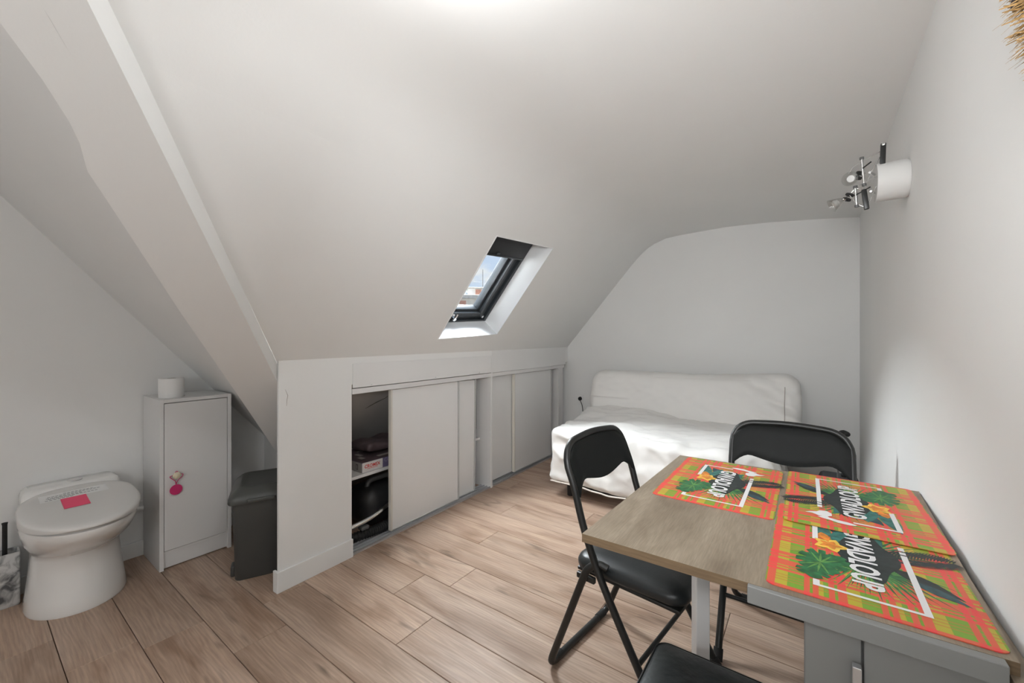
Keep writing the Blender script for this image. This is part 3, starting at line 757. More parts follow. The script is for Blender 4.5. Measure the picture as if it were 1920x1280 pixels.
# ================================================================== toilet
to = empty('toilet', (-2.70, 0.345, 0)); tag(to, 'white ceramic toilet with closed lid against the left wall', 'toilet')
def egg(xf, xb, hw_, z, n=48, back=0.6, tilt=0.0):
    """plan outline: round towards +x (front), blunter towards -x"""
    xc = xf - (xf-xb)*0.52; out = []
    for k in range(n):
        a = 2*PI*k/n; c, s_ = math.cos(a), math.sin(a)
        if c >= 0: x = xc + (xf-xc)*c; y = hw_*s_
        else: x = xc + (xc-xb)*(-abs(c)**back); y = hw_*math.copysign(abs(s_)**(0.85), s_)
        out.append((x+2.70, y, z + tilt*(xf - x)))
    return out
sec = [(0.0, -2.575, -2.94, 0.163), (0.012, -2.572, -2.94, 0.166), (0.06, -2.585, -2.94, 0.160), (0.15, -2.605, -2.94, 0.150), (0.225, -2.618, -2.94, 0.144), (0.245, -2.615, -2.94, 0.144), (0.262, -2.585, -2.94, 0.149), (0.285, -2.535, -2.94, 0.158), (0.32, -2.475, -2.935, 0.171), (0.36, -2.430, -2.93, 0.180), (0.390, -2.412, -2.92, 0.184), (0.402, -2.414, -2.92, 0.182), (0.4045, -2.424, -2.915, 0.172), (0.4125, -2.430, -2.91, 0.166)]
bm = bmesh.new(); loft(bm, [egg(xf, xb, h_, z) for z, xf, xb, h_ in sec]); bw = obj('bowl', bm, M['ceramic'], to, smooth=50)
bm = bmesh.new()
tk = [(0.30, 0.012), (0.33, 0.0), (0.47, 0.0), (0.492, 0.006), (0.502, 0.022)]
loft(bm, [[(x, y, z) for x, y in rrect(-0.295+0.0, -0.155-i, -0.165+i, 0.165-i, 0.03)] for z, i in tk]); tkk = obj('cistern', bm, M['ceramic'], to, smooth=45)
bm = bmesh.new(); lathe(bm, [(0.026, 0), (0.026, 0.004), (0.022, 0.007), (0, 0.0075)], 24, aim((-0.225, 0.01, 0.5021), (0, 0, 1))); obj('flush_button', bm, M['chrome'], tkk, smooth=40)
bm = bmesh.new()
def LZ(x): return 0.435 + 0.13*(-2.40 - x)          # plane of the lid top
def lid_ring(i, drop): return [(x, y, LZ(x-2.70) - drop) for x, y, z in egg(-2.398-i, -2.868+i*0.8, 0.191-i, 0)]
loft(bm, [egg(-2.412, -2.86, 0.178, 0.4130), egg(-2.401, -2.866, 0.188, 0.4150), lid_ring(0, 0.014), lid_ring(0.003, 0.008), lid_ring(0.010, 0.003), lid_ring(0.025, 0.0006), lid_ring(0.06, 0), lid_ring(0.12, 0), lid_ring(0.17, 0)])
li = obj('lid', bm, M['lidp'], to, smooth=60)
for s in (-1, 1):
    bm = bmesh.new(); tube(bm, [(-0.166, s*0.075-0.02, 0.478), (-0.166, s*0.075+0.02, 0.478)], 0.010, 12); obj('hinge', bm, M['lidp'], to, smooth=50)
# paper notices stuck on the lid
def lid_card(name, x0, x1, y0, y1, m, lift, label, cat, skew=0.0):
    bm = bmesh.new()
    P = [(x0, y0), (x1, y0+skew), (x1, y1+skew), (x0, y1)]
    lo = [bm.verts.new((x, y, LZ(x)+lift)) for x, y in P]; hi = [bm.verts.new((x, y, LZ(x)+lift+0.0004)) for x, y in P]
    bm.faces.new(lo[::-1]); bm.faces.new(hi)
    for i in range(4): bm.faces.new((lo[i], lo[(i+1) % 4], hi[(i+1) % 4], hi[i]))
    o = obj(name, bm, m); tag(o, label, cat); return o
nt = lid_card('paper_notice', -2.795, -2.717, 0.225, 0.442, M['paper'], 0.0003, 'white printed paper strip stuck on the toilet lid', 'notice')
for k, (x, a, b) in enumerate(((-2.778, 0.30, 0.40), (-2.765, 0.25, 0.42), (-2.752, 0.245, 0.36), (-2.742, 0.25, 0.41), (-2.730, 0.24, 0.33))):
    bm = bmesh.new(); n_ = int((b-a)/0.012)
    for j in range(n_):
        y = a + (b-a)*j/n_
        quad(bm, [(x-0.003, y, LZ(x-0.003)+0.0010), (x+0.003, y, LZ(x+0.003)+0.0010), (x+0.003, y+0.009, LZ(x+0.003)+0.0010), (x-0.003, y+0.009, LZ(x-0.003)+0.0010)])
    obj('printed_line', bm, M['ink'], nt)
lid_card('sticky_note', -2.717, -2.600, 0.284, 0.365, M['pink'], 0.0014, 'bright pink sticky note on the toilet lid', 'note')

# waste pipe and thin cable along the left wall
bm = bmesh.new(); tube(bm, [(-2.978, 0.46, 0.272), (-2.978, 0.621, 0.264)], 0.013, 12)
tag(obj('waste_pipe', bm, M['trimw'], smooth=50), 'white waste pipe running along the wall from toilet to cabinet', 'pipe')
bm = bmesh.new(); tube(bm, [(-2.992, 0.46, 0.305), (-2.992, 0.621, 0.297)], 0.003, 8)
tag(obj('thin_cable', bm, M['trimw'], smooth=50), 'thin white cable on the wall just above the waste pipe', 'cable')

# ================================================================== toilet brush
br = empty('toilet_brush', (-2.925, 0.138, 0)); tag(br, 'toilet brush in a square marble-look holder left of the toilet', 'toilet brush')
bm = bmesh.new(); o_, i_ = 0.043, 0.037
loft(bm, [[(x, y, z) for x, y in rrect(-a, a, -a, a, 0.006, 3)] for a, z in ((o_-0.002, 0), (o_, 0.003), (o_, 0.236), (o_-0.001, 0.238), (i_, 0.238), (i_, 0.02))]); obj('holder', bm, M['marble'], br, smooth=40)
bm = bmesh.new(); lathe(bm, [(0.036, 0.021), (0.036, 0.19), (0.016, 0.20), (0.008, 0.205), (0.008, 0.36), (0.010, 0.37), (0, 0.372)], 16, Matrix.Translation((-0.0, -0.022, 0)) @ Matrix.Scale(0.36, 4, (0, 1, 0)) if False else Matrix.Translation((0, 0, 0))); obj('brush', bm, M['rubber'], br, smooth=40)

# ================================================================== bin
bn = empty('waste_bin', (-2.375, 0.985, 0), math.radians(-25)); tag(bn, 'dark grey plastic bin with lid in the niche beside the white cabinet', 'bin')
BD, BW = 0.165, 0.125
bm = bmesh.new(); loft(bm, [[(x, y, z) for x, y in rrect(-BD*k, BD*k, -BW*k, BW*k, 0.025)] for k, z in ((0.90, 0), (0.92, 0.006), (1.0, 0.405), (1.0, 0.408))]); obj('body', bm, M['binb'], bn, smooth=40)
bm = bmesh.new(); loft(bm, [[(x, y, z) for x, y in rrect(-BD-k, BD+k, -BW-k, BW+k, 0.03)] for k, z in ((0.004, 0.385), (0.016, 0.385), (0.018, 0.392), (0.016, 0.412), (0.004, 0.428), (-0.022, 0.452), (-0.032, 0.456), (-0.045, 0.453))]); lb = obj('lid', bm, M['binl'], bn, smooth=40)
mkbox('lid_lip', BD+0.0175, BD+0.030, -0.06, 0.06, 0.393, 0.410, M['binl'], lb, 0.004, 3, 40)
bm = bmesh.new(); box(bm, 0.04, 0.10, -BW-0.012, -BW+0.010, 0.0, 0.055, 0.008, 3); obj('foot_flange', bm, M['binb'], bn, smooth=40)

# ================================================================== socket and cable by the sofa
pl = empty('plugged_cable', (-1.945, ywall(-1.945), 0.568)); tag(pl, 'black plug and cable in the wall socket left of the sofa bed', 'cable')
bm = bmesh.new(); lathe(bm, [(0.020, 0), (0.020, 0.016), (0.014, 0.030), (0.006, 0.036), (0, 0.037)], 16, aim((0, -0.009, 0), (0.15, -1, 0))); obj('plug', bm, M['rubber'], pl, smooth=40)
bm = bmesh.new(); tube(bm, catmull([(0.004, -0.040, 0), (0.020, -0.055, -0.012), (0.040, -0.05, -0.06), (0.046, -0.04, -0.16), (0.046, -0.04, -0.40), (0.07, -0.04, -0.5605), (0.12, -0.05, -0.5635)], 6), 0.0035, 8); obj('cord', bm, M['rubber'], pl, smooth=60)
so_ = empty('wall_socket', (-1.945, ywall(-1.945), 0.568)); tag(so_, 'white wall socket holding the black plug left of the sofa bed', 'socket')
bm = bmesh.new(); box(bm, -0.040, 0.040, -0.0085, -0.0008, -0.040, 0.040, 0.002); obj('cover_plate', bm, M['trimw'], so_)

# ================================================================== sofa bed
sf = empty('sofa_bed', (-0.88, 3.15, 0)); tag(sf, 'sofa bed under a loose white cotton cover against the back wall', 'sofa')
def seatf(q):
    u = (q.y + 0.47)/0.94; v = (q.x + 0.735)/1.47
    top = smst(-0.10, 0.20, q.z)
    p = q.copy()
    p.z += top*(0.055*smst(0.1, 0.95, u) + 0.030*math.exp(-((v-0.22)/0.20)**2)*smst(0.2, 0.9, u) - 0.028*math.exp(-((v-0.70)/0.18)**2)*math.exp(-((u-0.75)/0.3)**2))
    # wrinkles fanning over the top, soft folds on the front
    rid = lambda v_: (1 - abs(noise.noise(v_))*2.2)
    w = 0.018*noise.noise((q.x*2.2 + q.y*1.6, q.y*7.5 - q.x*2.5, q.z*3)) + 0.012*noise.noise((q.x*7, q.y*10, q.z*9)) + 0.0065*noise.noise((q.x*17, q.y*22, q.z*20))
    w += 0.020*max(0, rid((q.x*1.8 + 3.0, q.y*6.5 - q.x*3.0, q.z*2.0)) - 0.45)
    front = smst(0.38, 0.46, -q.y)
    w += front*(0.026*noise.noise((q.x*4.5 + q.z*5, 1.7, q.z*2.6 - q.x*1.4)) + 0.022*max(0, rid((q.x*3.2 + q.z*4.0, 5.1, q.z*1.5)) - 0.4))
    n_ = Vector((q.x/0.735, q.y/0.47, q.z/0.20)); m_ = max(abs(n_.x), abs(n_.y), abs(n_.z))
    d_ = Vector((math.copysign(1, q.x) if abs(n_.x) > 0.985*m_ else 0, math.copysign(1, q.y) if abs(n_.y) > 0.985*m_ else 0, math.copysign(1, q.z) if abs(n_.z) > 0.985*m_ else 0))
    if q.z < -0.17: w *= 0.4
    p += d_*w
    p.x += 0.012*math.copysign(1, q.x)*smst(0.12, -0.2, q.z)
    return p
bm = bmesh.new(); puffy(bm, 0.735, 0.470, 0.205, 0.055, 110, 72, 36, seatf); bmesh.ops.translate(bm, verts=bm.verts[:], vec=(0, 0, 0.315))
se = obj('seat_mattress', bm, M['cloth'], sf, smooth='all')
def backf(q):
    v = (q.x + 0.82)/1.64; h = (q.z + 0.24)/0.48
    p = q.copy()
    w = 0.010*noise.noise((q.x*2.0, q.y*5, q.z*6 + q.x*2.0)) + 0.006*noise.noise((q.x*7, q.y*8, q.z*10 + q.x*3))
    end = smst(0.62, 0.97, v)
    w += end*0.032*noise.noise((q.x*5 - q.z*4, 3.1, q.z*17 + q.x*7)) + 0.004*noise.noise((q.x*18, q.y*20, q.z*24))
    p.y += (-1 if q.y < 0 else 1)*(w + 0.022*math.sin(PI*min(1, max(0, h))))
    p.z += (0.006*math.sin(v*9) + w) if q.z > 0.2 else 0
    p.z += 0.030*(v-0.5) if q.z > 0 else 0
    p.x += 0.020*math.copysign(1, q.x)*math.sin(PI*min(1, max(0, h)))*smst(0.70, 0.82, abs(q.x))
    p.y += 0.16*q.z + 0.0
    return p
bm = bmesh.new(); puffy(bm, 0.79, 0.105, 0.235, 0.070, 120, 18, 44, backf); bmesh.ops.translate(bm, verts=bm.verts[:], vec=(0.03, 0.44, 0.672))
bk = obj('backrest', bm, M['cloth'], sf, smooth='all')
def bseam(z, out=0.0):
    q = backf(Vector((0.79-0.085, -0.105, z))); return Vector((q.x + 0.03 + out, q.y + 0.44 - out, q.z + 0.672))
bm = bmesh.new(); tube(bm, [bseam(-0.235 + 0.40*i/24, 0.002) for i in range(25)], 0.0025, 6); obj('seam', bm, M['seam'], bk, smooth=60)
def hemp(x):
    q = seatf(Vector((x, -0.470, -0.165))); return Vector((q.x, q.y-0.002, 0.118 + 0.004*math.sin(x*7)))
bm = bmesh.new(); tube(bm, [hemp(-0.70 + 1.40*i/50) for i in range(51)], 0.006, 8); obj('hem', bm, M['hem'], se, smooth=60)
fr = bmesh.new()
for y in (-0.36, 0.36): box(fr, -0.68, 0.68, y-0.02, y+0.02, 0.075, 0.108, 0.003)
for x in (-0.66, 0.66): box(fr, x-0.02, x+0.02, -0.34, 0.34, 0.076, 0.107, 0.003)
obj('base_frame', fr, M['rubber'], sf)
for x in (-0.60, 0.60):
    for y in (-0.36, 0.36):
        bm = bmesh.new(); lathe(bm, [(0.022, 0), (0.025, 0.004), (0.025, 0.075)], 16, Matrix.Translation((x, y, 0))); obj('leg', bm, M['rubber'], sf, smooth=40)

# ================================================================== folding chairs
CM = {}
def mesh_of(o):
    me = o.data; bpy.data.objects.remove(o); return me
def chair_meshes():
    HW = 0.205; r = 0.0125
    side = [(0.452, 0.012), (0.345, 0.185), (0.222, 0.395), (0.168, 0.510), (0.140, 0.585), (0.112, 0.680), (0.086, 0.745)]
    def S(s, y): return [(x, y, z) for x, z in s]
    L = catmull(S(side, -HW), 4); R_ = catmull(S(side, HW), 4)
    top = [(0.078, -HW+0.004, 0.770), (0.070, -HW+0.020, 0.800), (0.064, -HW+0.052, 0.822), (0.060, -HW+0.10, 0.830), (0.052, 0, 0.834), (0.060, HW-0.10, 0.830), (0.064, HW-0.052, 0.822), (0.070, HW-0.020, 0.800), (0.078, HW-0.004, 0.770)]
    pts = L + catmull(top, 4) + R_[::-1]
    CM['back_frame'] = mesh_of(mktube('back_frame', pts, r, M['black'], None, 12))
    rear = fillet([(0.232, -HW+0.016, 0.440), (0.200, -HW+0.010, 0.450), (0.165, -HW-0.004, 0.425), (0.004, -HW-0.004, 0.0135), (0.0, HW+0.004, 0.0135), (0.165, HW+0.004, 0.425), (0.200, HW-0.010, 0.450), (0.232, HW-0.016, 0.440)], 0.045, 6)
    CM['rear_leg_frame'] = mesh_of(mktube('rear_leg_frame', rear, r, M['black'], None, 12))
    CM['stretcher'] = mesh_of(mktube('stretcher', [(0.342, -HW, 0.190), (0.342, HW, 0.190)], 0.008, M['black'], None, 10))
    # padded back panel
    bm = bmesh.new(); nu, nv = 28, 12
    def face(off):
        g = []
        for i in range(nu+1):
            u = -1 + 2*i/nu; y = u*(HW-0.004)
            ctop = 0.828 - 0.058*max(0, (abs(u)-0.55)/0.45)**2.3
            clow = 0.690 - 0.015*math.cos(u*PI) - 0.052*max(0, (abs(u)-0.66)/0.34)**1.6
            row = []
            for j in range(nv+1):
                z = clow + (ctop-clow)*j/nv
                x = 0.112 + (0.680-z)*0.30 if z < 0.68 else 0.112 - (z-0.68)*0.37
                x += -0.012*(1-u*u) + 0.010 + off*(0.45 + 0.55*min(1, 6*min(j/nv, 1-j/nv, (1-abs(u))+0.02)))
                row.append(bm.verts.new((x, y, z)))
            g.append(row)
        return g
    A, B = face(0.012), face(-0.006)
    for i in range(nu):
        for j in range(nv):
            bm.faces.new((A[i][j], A[i+1][j], A[i+1][j+1], A[i][j+1])); bm.faces.new((B[i][j], B[i][j+1], B[i+1][j+1], B[i+1][j]))
    for i in range(nu):
        for j in (0, nv): bm.faces.new((A[i][j], A[i+1][j], B[i+1][j], B[i][j]))
    for j in range(nv):
        for i in (0, nu): bm.faces.new((A[i][j], A[i][j+1], B[i][j+1], B[i][j]))
    CM['back_pad'] = mesh_of(obj('back_pad', bm, M['vinyl'], None, smooth=60))
    bm = bmesh.new()
    def seat_ring(i, z): return [(x, y, z + 0.03*(x-0.27)) for x, y in rrect(0.085+i, 0.475-i, -0.180+i, 0.180-i, max(0.012, 0.055-i*0.6), 6)]
    loft(bm, [seat_ring(0.012, 0.395), seat_ring(0.004, 0.398), seat_ring(0.0, 0.408), seat_ring(0.0, 0.420), seat_ring(0.006, 0.432), seat_ring(0.020, 0.440), seat_ring(0.06, 0.446), seat_ring(0.11, 0.448), seat_ring(0.16, 0.4485)])
    CM['seat'] = mesh_of(obj('seat', bm, M['vinyls'], None, smooth=60))
    bm = bmesh.new(); box(bm, 0.10, 0.46, -0.170, 0.170, 0.382, 0.3945, 0.004); CM['seat_pan'] = mesh_of(obj('seat_pan', bm, M['black'], None, smooth=40))
    bm = bmesh.new(); box(bm, 0.115, 0.185, -0.198, -0.182, 0.372, 0.392, 0.003); CM['hinge_bracket'] = mesh_of(obj('hinge_bracket', bm, M['black'], None, smooth=40))
    bm = bmesh.new(); tube(bm, [(0.458, 0, 0.0), (0.437, 0, 0.036)], 0.0165, 12); CM['foot_cap'] = mesh_of(obj('foot_cap', bm, M['rubber'], None, smooth=50))
    bm = bmesh.new(); tube(bm, [(0.0, 0, 0.014), (0.0, 0.05, 0.014)], 0.0142, 12); CM['foot_sleeve'] = mesh_of(obj('foot_sleeve', bm, M['rubber'], None, smooth=50))
chair_meshes()
def chair(loc, rz, label):
    c = empty('folding_chair', loc, rz); tag(c, label, 'chair', 'black folding chairs at the table')
    for k in ('back_frame', 'rear_leg_frame', 'stretcher', 'back_pad', 'seat'): inst(k, CM[k], c)
    inst('seat_pan', CM['seat_pan'], c); inst('hinge_bracket', CM['hinge_bracket'], c); inst('hinge_bracket', CM['hinge_bracket'], c, (0, 0.38, 0))
    for y in (-0.205, 0.205): inst('foot_cap', CM['foot_cap'], c, (0, y, 0))
    for y in (-0.180, 0.130): inst('foot_sleeve', CM['foot_sleeve'], c, (0, y, 0))
    return c
chair((-0.743, 1.484, 0.0015), math.radians(-7), 'black padded folding chair at the left side of the table')
chair((-0.072, 2.135, 0.0015), math.radians(-90), 'black padded folding chair between the table and the sofa bed')

# stool pushed under the near edge of the table
sto = empty('folding_stool', (-0.165, 0.900, 0)); tag(sto, 'black backless stool with worn padded seat at the near edge of the table', 'stool')
bm = bmesh.new()
def st_ring(i, z): return [(x, y, z) for x, y in rrect(-0.143+i, 0.143-i, -0.155+i, 0.155-i, max(0.010, 0.030-i*0.5), 6)]
loft(bm, [st_ring(0.004, 0.408), st_ring(0.0, 0.412), st_ring(0.0, 0.432), st_ring(0.004, 0.439), st_ring(0.014, 0.444), st_ring(0.05, 0.4475), st_ring(0.09, 0.448)])
ss_ = obj('seat', bm, M['vinylw'], sto, smooth=60)
bm = bmesh.new(); tube(bm, [(x, y, 0.4365) for x, y in rrect(-0.1425, 0.1425, -0.1545, 0.1545, 0.030, 6)], 0.0025, 8, True); obj('piping', bm, M['black'], ss_, smooth=60)
bm = bmesh.new(); box(bm, -0.120, 0.120, -0.130, 0.130, 0.396, 0.4075, 0.003); obj('seat_pan', bm, M['black'], sto, smooth=40)
for s, hx in ((1, 0.118), (-1, 0.100)):
    bm = bmesh.new(); tube(bm, fillet([(-hx, -s*0.11, 0.385), (-hx, s*0.13, 0.0125), (hx, s*0.13, 0.0125), (hx, -s*0.11, 0.385)], 0.035, 6), 0.010, 10); obj('leg_frame', bm, M['black'], sto, smooth=50)

# ================================================================== table with its cabinet
TC = [(-0.424, 0.855), (0.236, 0.871), (0.259, 1.673), (-0.403, 1.652)]     # near left, near right, far right, far left
tb = empty('dining_table', (-0.08, 1.26, 0)); tag(tb, 'small oak-effect table standing against the right wall', 'table')
TL = [(x+0.08, y-1.26) for x, y in TC]
bm = bmesh.new(); prism(bm, TL, 0.731, 0.7500)
bm.faces.ensure_lookup_table()
tpo = obj('tabletop', bm, None, tb, mats=[M['twood'], M['tedge']])
for p in tpo.data.polygons:
    p.material_index = 0 if abs(p.normal.z) > 0.5 else 1
bm = bmesh.new(); box(bm, -0.017, 0.017, -0.017, 0.017, 0.0, 0.7305, 0.002); lg = obj('leg', bm, M['legw'], tb); lg.location = (-0.150, -0.110, 0); lg.rotation_euler = (0, 0, math.radians(33))
mkbox('leg_bracket', -0.130, 0.070, -0.125, -0.095, 0.700, 0.7305, M['legw'], tb, 0.002)
mkbox('wall_rail', 0.306, 0.334, -0.44, 0.395, 0.690, 0.7305, M['twood'], tb, 0.001)
kc = empty('base_cabinet', (0.105, 1.10, 0)); tag(kc, 'grey-white base cabinet under the near right part of the table', 'cabinet')
mkbox('top_rail', -0.197, 0.117, -0.2465, -0.205, 0.718, 0.7495, M['greyc'], kc, 0.0015)
kc.children[0].location = (0, 0, 0)
mkbox('body', -0.113, 0.112, -0.205, 0.30, 0.0, 0.7175, M['greyc'], kc, 0.001)
mkbox('fixed_panel', -0.112, -0.036, -0.216, -0.2055, 0.06, 0.7165, M['greyc'], kc, 0.001)
dk = mkbox('door', -0.033, 0.112, -0.222, -0.2055, 0.06, 0.7165, M['greyc'], kc, 0.0015)
bm = bmesh.new(); box(bm, -0.049, -0.037, -0.240, -0.2265, 0.30, 0.668, 0.001); obj('handle', bm, M['alu'], dk)
bm = bmesh.new(); lathe(bm, [(0.008, 0), (0.008, 0.0006), (0, 0.0008)], 16, aim((0.0, -0.222, 0.640), (0, -1, 0))); obj('screw_cover', bm, M['legw'], dk)

# ================================================================== placemats
PM = {}
def leaf_pts(x, y, ang, L, w, n=10, bend=0.0):
    c, s = math.cos(ang), math.sin(ang); a, b = [], []
    for i in range(n+1):
        t = i/n; ww = w*math.sin(PI*t**0.8)*(1-0.15*t); xx = t*L; yy = bend*L*t*t
        a.append((x + xx*c - (yy+ww)*s, y + xx*s + (yy+ww)*c)); b.append((x + xx*c - (yy-ww)*s, y + xx*s + (yy-ww)*c))
    return a + b[::-1][1:-1]
def fan(bm, x, y, a0, a1, n, L, w, z):
    for i in range(n):
        a = a0 + (a1-a0)*i/(n-1); l_ = L*(0.85 + 0.25*random.random())
        px, py = x + l_*math.cos(a), y + l_*math.sin(a); nx, ny = -math.sin(a)*w, math.cos(a)*w
        mx, my = x + 0.45*l_*math.cos(a), y + 0.45*l_*math.sin(a)
        quad(bm, [(x, y, z), (mx+nx, my+ny, z), (px, py, z), (mx-nx, my-ny, z)])
def feather(bm, x, y, ang, L, w, z, n=18):
    """pinnate palm frond: rachis with leaflets"""
    c, s = math.cos(ang), math.sin(ang)
    for i in range(n):
        t = 0.12 + 0.88*i/n; bx_, by_ = x + t*L*c, y + t*L*s; ll = w*math.sin(PI*min(1, t*0.85+0.12))**0.7 + 0.006
        for sd in (-1, 1):
            a = ang + sd*0.75; qx, qy = bx_ + ll*math.cos(a), by_ + ll*math.sin(a)
            nx, ny = -math.sin(a)*0.0022, math.cos(a)*0.0022
            quad(bm, [(bx_-nx, by_-ny, z), ((bx_+qx)/2-nx, (by_+qy)/2-ny, z), (qx, qy, z), ((bx_+qx)/2+nx, (by_+qy)/2+ny, z)])
def poly(bm, pts, z): bm.faces.new([bm.verts.new((p[0], p[1], z)) for p in pts])
def monstera(x, y, ang, L):
    out = []; n = 60
    for i in range(n):
        t = 2*PI*i/n; r = L*0.5*(1 - 0.28*math.cos(t)**8)
        if math.cos(t) < 0.72 and (i % 5) == 2: r *= 0.62
        X = r*math.cos(t)*1.05; Y = r*math.sin(t)*0.72
        out.append((x + X*math.cos(ang) - Y*math.sin(ang), y + X*math.sin(ang) + Y*math.cos(ang)))
    return out
def mm(name, build, m, stuff=False):
    bm = bmesh.new(); build(bm)
    if stuff:
        PM.setdefault('list', []).append((name, mesh_of(obj(name, bm, m)), True)); return
    polys = [[v.co.copy() for v in f.verts] for f in bm.faces]; bm.free()
    for pg in polys:                      # every printed piece is a part of its own
        b2 = bmesh.new(); b2.faces.new([b2.verts.new(c) for c in pg]); PM.setdefault('list', []).append((name, mesh_of(obj(name, b2, m)), False))
def build_mat_meshes():
    bm = bmesh.new(); prism(bm, rrect(-0.225, 0.225, -0.150, 0.150, 0.016, 6), 0, 0.0014); PM['sheet'] = mesh_of(obj('sheet', bm, M['plaid']))
    z = 0.0014
    dz = 0.00012
    # reading frame of the print: x along the word, y up
    def b0(bm):   # palm fans behind everything
        fan(bm, 0.02, 0.01, -1.25, 1.25, 26, 0.150, 0.0035, z+dz)
        fan(bm, -0.03, 0.02, 1.6, 4.2, 16, 0.115, 0.003, z+dz)
    mm('palm_fan_print', b0, M['pr_green'], True)
    def b1(bm):
        fan(bm, 0.045, 0.0, -0.9, 0.95, 18, 0.125, 0.0018, z+2*dz); fan(bm, 0.06, 0.045, 2.1, 3.6, 8, 0.05, 0.0016, z+2*dz)
    mm('palm_fan_print', b1, M['pr_lime'], True)
    def b2(bm):   # dark frond, upper left, and long dark banana leaf, upper right
        feather(bm, -0.005, 0.035, 2.10, 0.125, 0.045, z+3*dz); feather(bm, -0.03, 0.03, 1.85, 0.125, 0.045, z+3*dz)
    mm('dark_frond_print', b2, M['pr_dark'], True)
    mm('dark_leaf_print', lambda bm: poly(bm, leaf_pts(0.03, 0.045, 1.02, 0.108, 0.018, 12, -0.08), z+3.5*dz), M['pr_dark'])
    def b3(bm):
        poly(bm, leaf_pts(0.065, 0.070, 1.02, 0.080, 0.013, 10, -0.05), z+4*dz); poly(bm, leaf_pts(-0.07, -0.005, 3.6, 0.075, 0.022, 10, 0.15), z+4*dz)
    mm('blue_leaf_print', b3, M['pr_navy'])
    def b4(bm):
        poly(bm, leaf_pts(-0.03, 0.0, 2.55, 0.095, 0.022, 10, 0.1), z+4*dz); poly(bm, leaf_pts(-0.02, -0.03, 2.95, 0.11, 0.024, 10, 0.1), z+4.2*dz); poly(bm, leaf_pts(-0.05, -0.05, 3.45, 0.12, 0.018, 10, -0.1), z+4.4*dz)
    mm('teal_leaf_print', b4, M['pr_teal'])
    def b5(bm):   # dark heart of the bunch
        poly(bm, [(0.105*math.cos(a)*(1+0.12*math.sin(5*a)) - 0.005, 0.045*math.sin(a)*(1+0.15*math.cos(4*a)) + 0.012) for a in [2*PI*i/40 for i in range(40)]], z+5*dz)
    mm('dark_leaf_print', b5, M['pr_dark'])
    def b6(bm):
        poly(bm, monstera(0.075, -0.062, -0.35, 0.115), z+6*dz); poly(bm, monstera(0.125, -0.075, -0.55, 0.075), z+6.3*dz)
    mm('monstera_print', b6, M['pr_green'])
    def b6b(bm):
        for a in (-0.9, -0.5, -0.1, 0.3, 2.3, 2.7, 3.1, 3.5): poly(bm, leaf_pts(0.085, -0.066, a, 0.045, 0.0022, 6), z+6.8*dz)
    mm('leaf_vein_print', b6b, M['pr_lime'], True)
    def b7(bm):   # white frame, broken where the leaves cross it
        w = 0.0042
        def seg(x0, y0, x1, y1): quad(bm, [(x0, y0, z+5.5*dz), (x1, y0, z+5.5*dz), (x1, y1, z+5.5*dz), (x0, y1, z+5.5*dz)])
        seg(0.1765, -0.078, 0.1835, 0.078)               # right end
        seg(-0.158, -0.078, -0.151, 0.010)                # left end
        seg(-0.045, 0.068, 0.1765, 0.078); seg(-0.062, 0.068, -0.050, 0.078); seg(-0.085, 0.068, -0.068, 0.078)   # top
        seg(0.160, -0.078, 0.1765, -0.068); seg(-0.151, -0.078, -0.030, -0.068)     # bottom
        seg(0.090, -0.077, 0.096, -0.069); seg(0.110, -0.078, 0.115, -0.070)
    mm('white_frame_print', b7, M['pr_white'])
    def b8(bm):
        for i in range(5):
            a = 2*PI*i/5 + 0.3; poly(bm, leaf_pts(-0.014, -0.047, a, 0.034, 0.013, 8), z+(7+0.2*i)*dz)
    mm('flower_print', b8, M['pr_yellow'])
    def b9(bm):
        for i in range(5):
            a = 2*PI*i/5 + 0.3; poly(bm, leaf_pts(-0.014, -0.047, a, 0.022, 0.007, 8), z+(8.2+0.2*i)*dz)
        poly(bm, leaf_pts(-0.075, -0.062, 0.25, 0.05, 0.010, 8), z+8*dz)
    mm('flower_heart_print', b9, M['pr_orange'])
    def b10(bm):  # two-lobed white island outline
        poly(bm, [(-0.168, 0.004), (-0.160, 0.022), (-0.158, 0.040), (-0.152, 0.056), (-0.146, 0.060), (-0.150, 0.070), (-0.158, 0.080), (-0.164, 0.070), (-0.168, 0.055), (-0.176, 0.040), (-0.178, 0.020), (-0.174, 0.008)], z+7*dz)
        poly(bm, [(-0.150, 0.062), (-0.138, 0.050), (-0.120, 0.050), (-0.108, 0.060), (-0.112, 0.074), (-0.124, 0.080), (-0.132, 0.094), (-0.143, 0.104), (-0.141, 0.090), (-0.150, 0.078)], z+7*dz)
    mm('island_map_print', b10, M['pr_white'])
    me = text_mesh('GWADLOUP', 0.066, 1.0, 0.0, 0.0022)
    xs = [v.co.x for v in me.vertices]; ys = [v.co.y for v in me.vertices]
    sx, sy = 0.265/(max(xs)-min(xs)), 0.046/(max(ys)-min(ys)); cx, cy = (max(xs)+min(xs))/2, (max(ys)+min(ys))/2
    for v in me.vertices: v.co = Vector(((v.co.x-cx)*sx + 0.012, (v.co.y-cy)*sy + 0.003, z+9.5*dz))
    me.name = 'lettering'; me.materials.append(M['pr_white']); PM['list'].append(('lettering', me, False))
build_mat_meshes()
def placemat(x, y, z, rz, label):
    o = empty('placemat', (x, y, z), rz); tag(o, label, 'placemat', 'tropical print placemats on the table')
    inst('sheet', PM['sheet'], o)
    for n_, me, stf in PM['list']:
        q = inst(n_, me, o)
        if stf: q['kind'] = 'stuff'
    return o
placemat(-0.221, 1.417, 0.7503, math.radians(-90), 'plaid tropical placemat at the far left of the table, nearest the sofa bed')
placemat(0.083, 1.107, 0.7503, math.radians(-90), 'plaid tropical placemat at the near edge of the table, lying under another one')
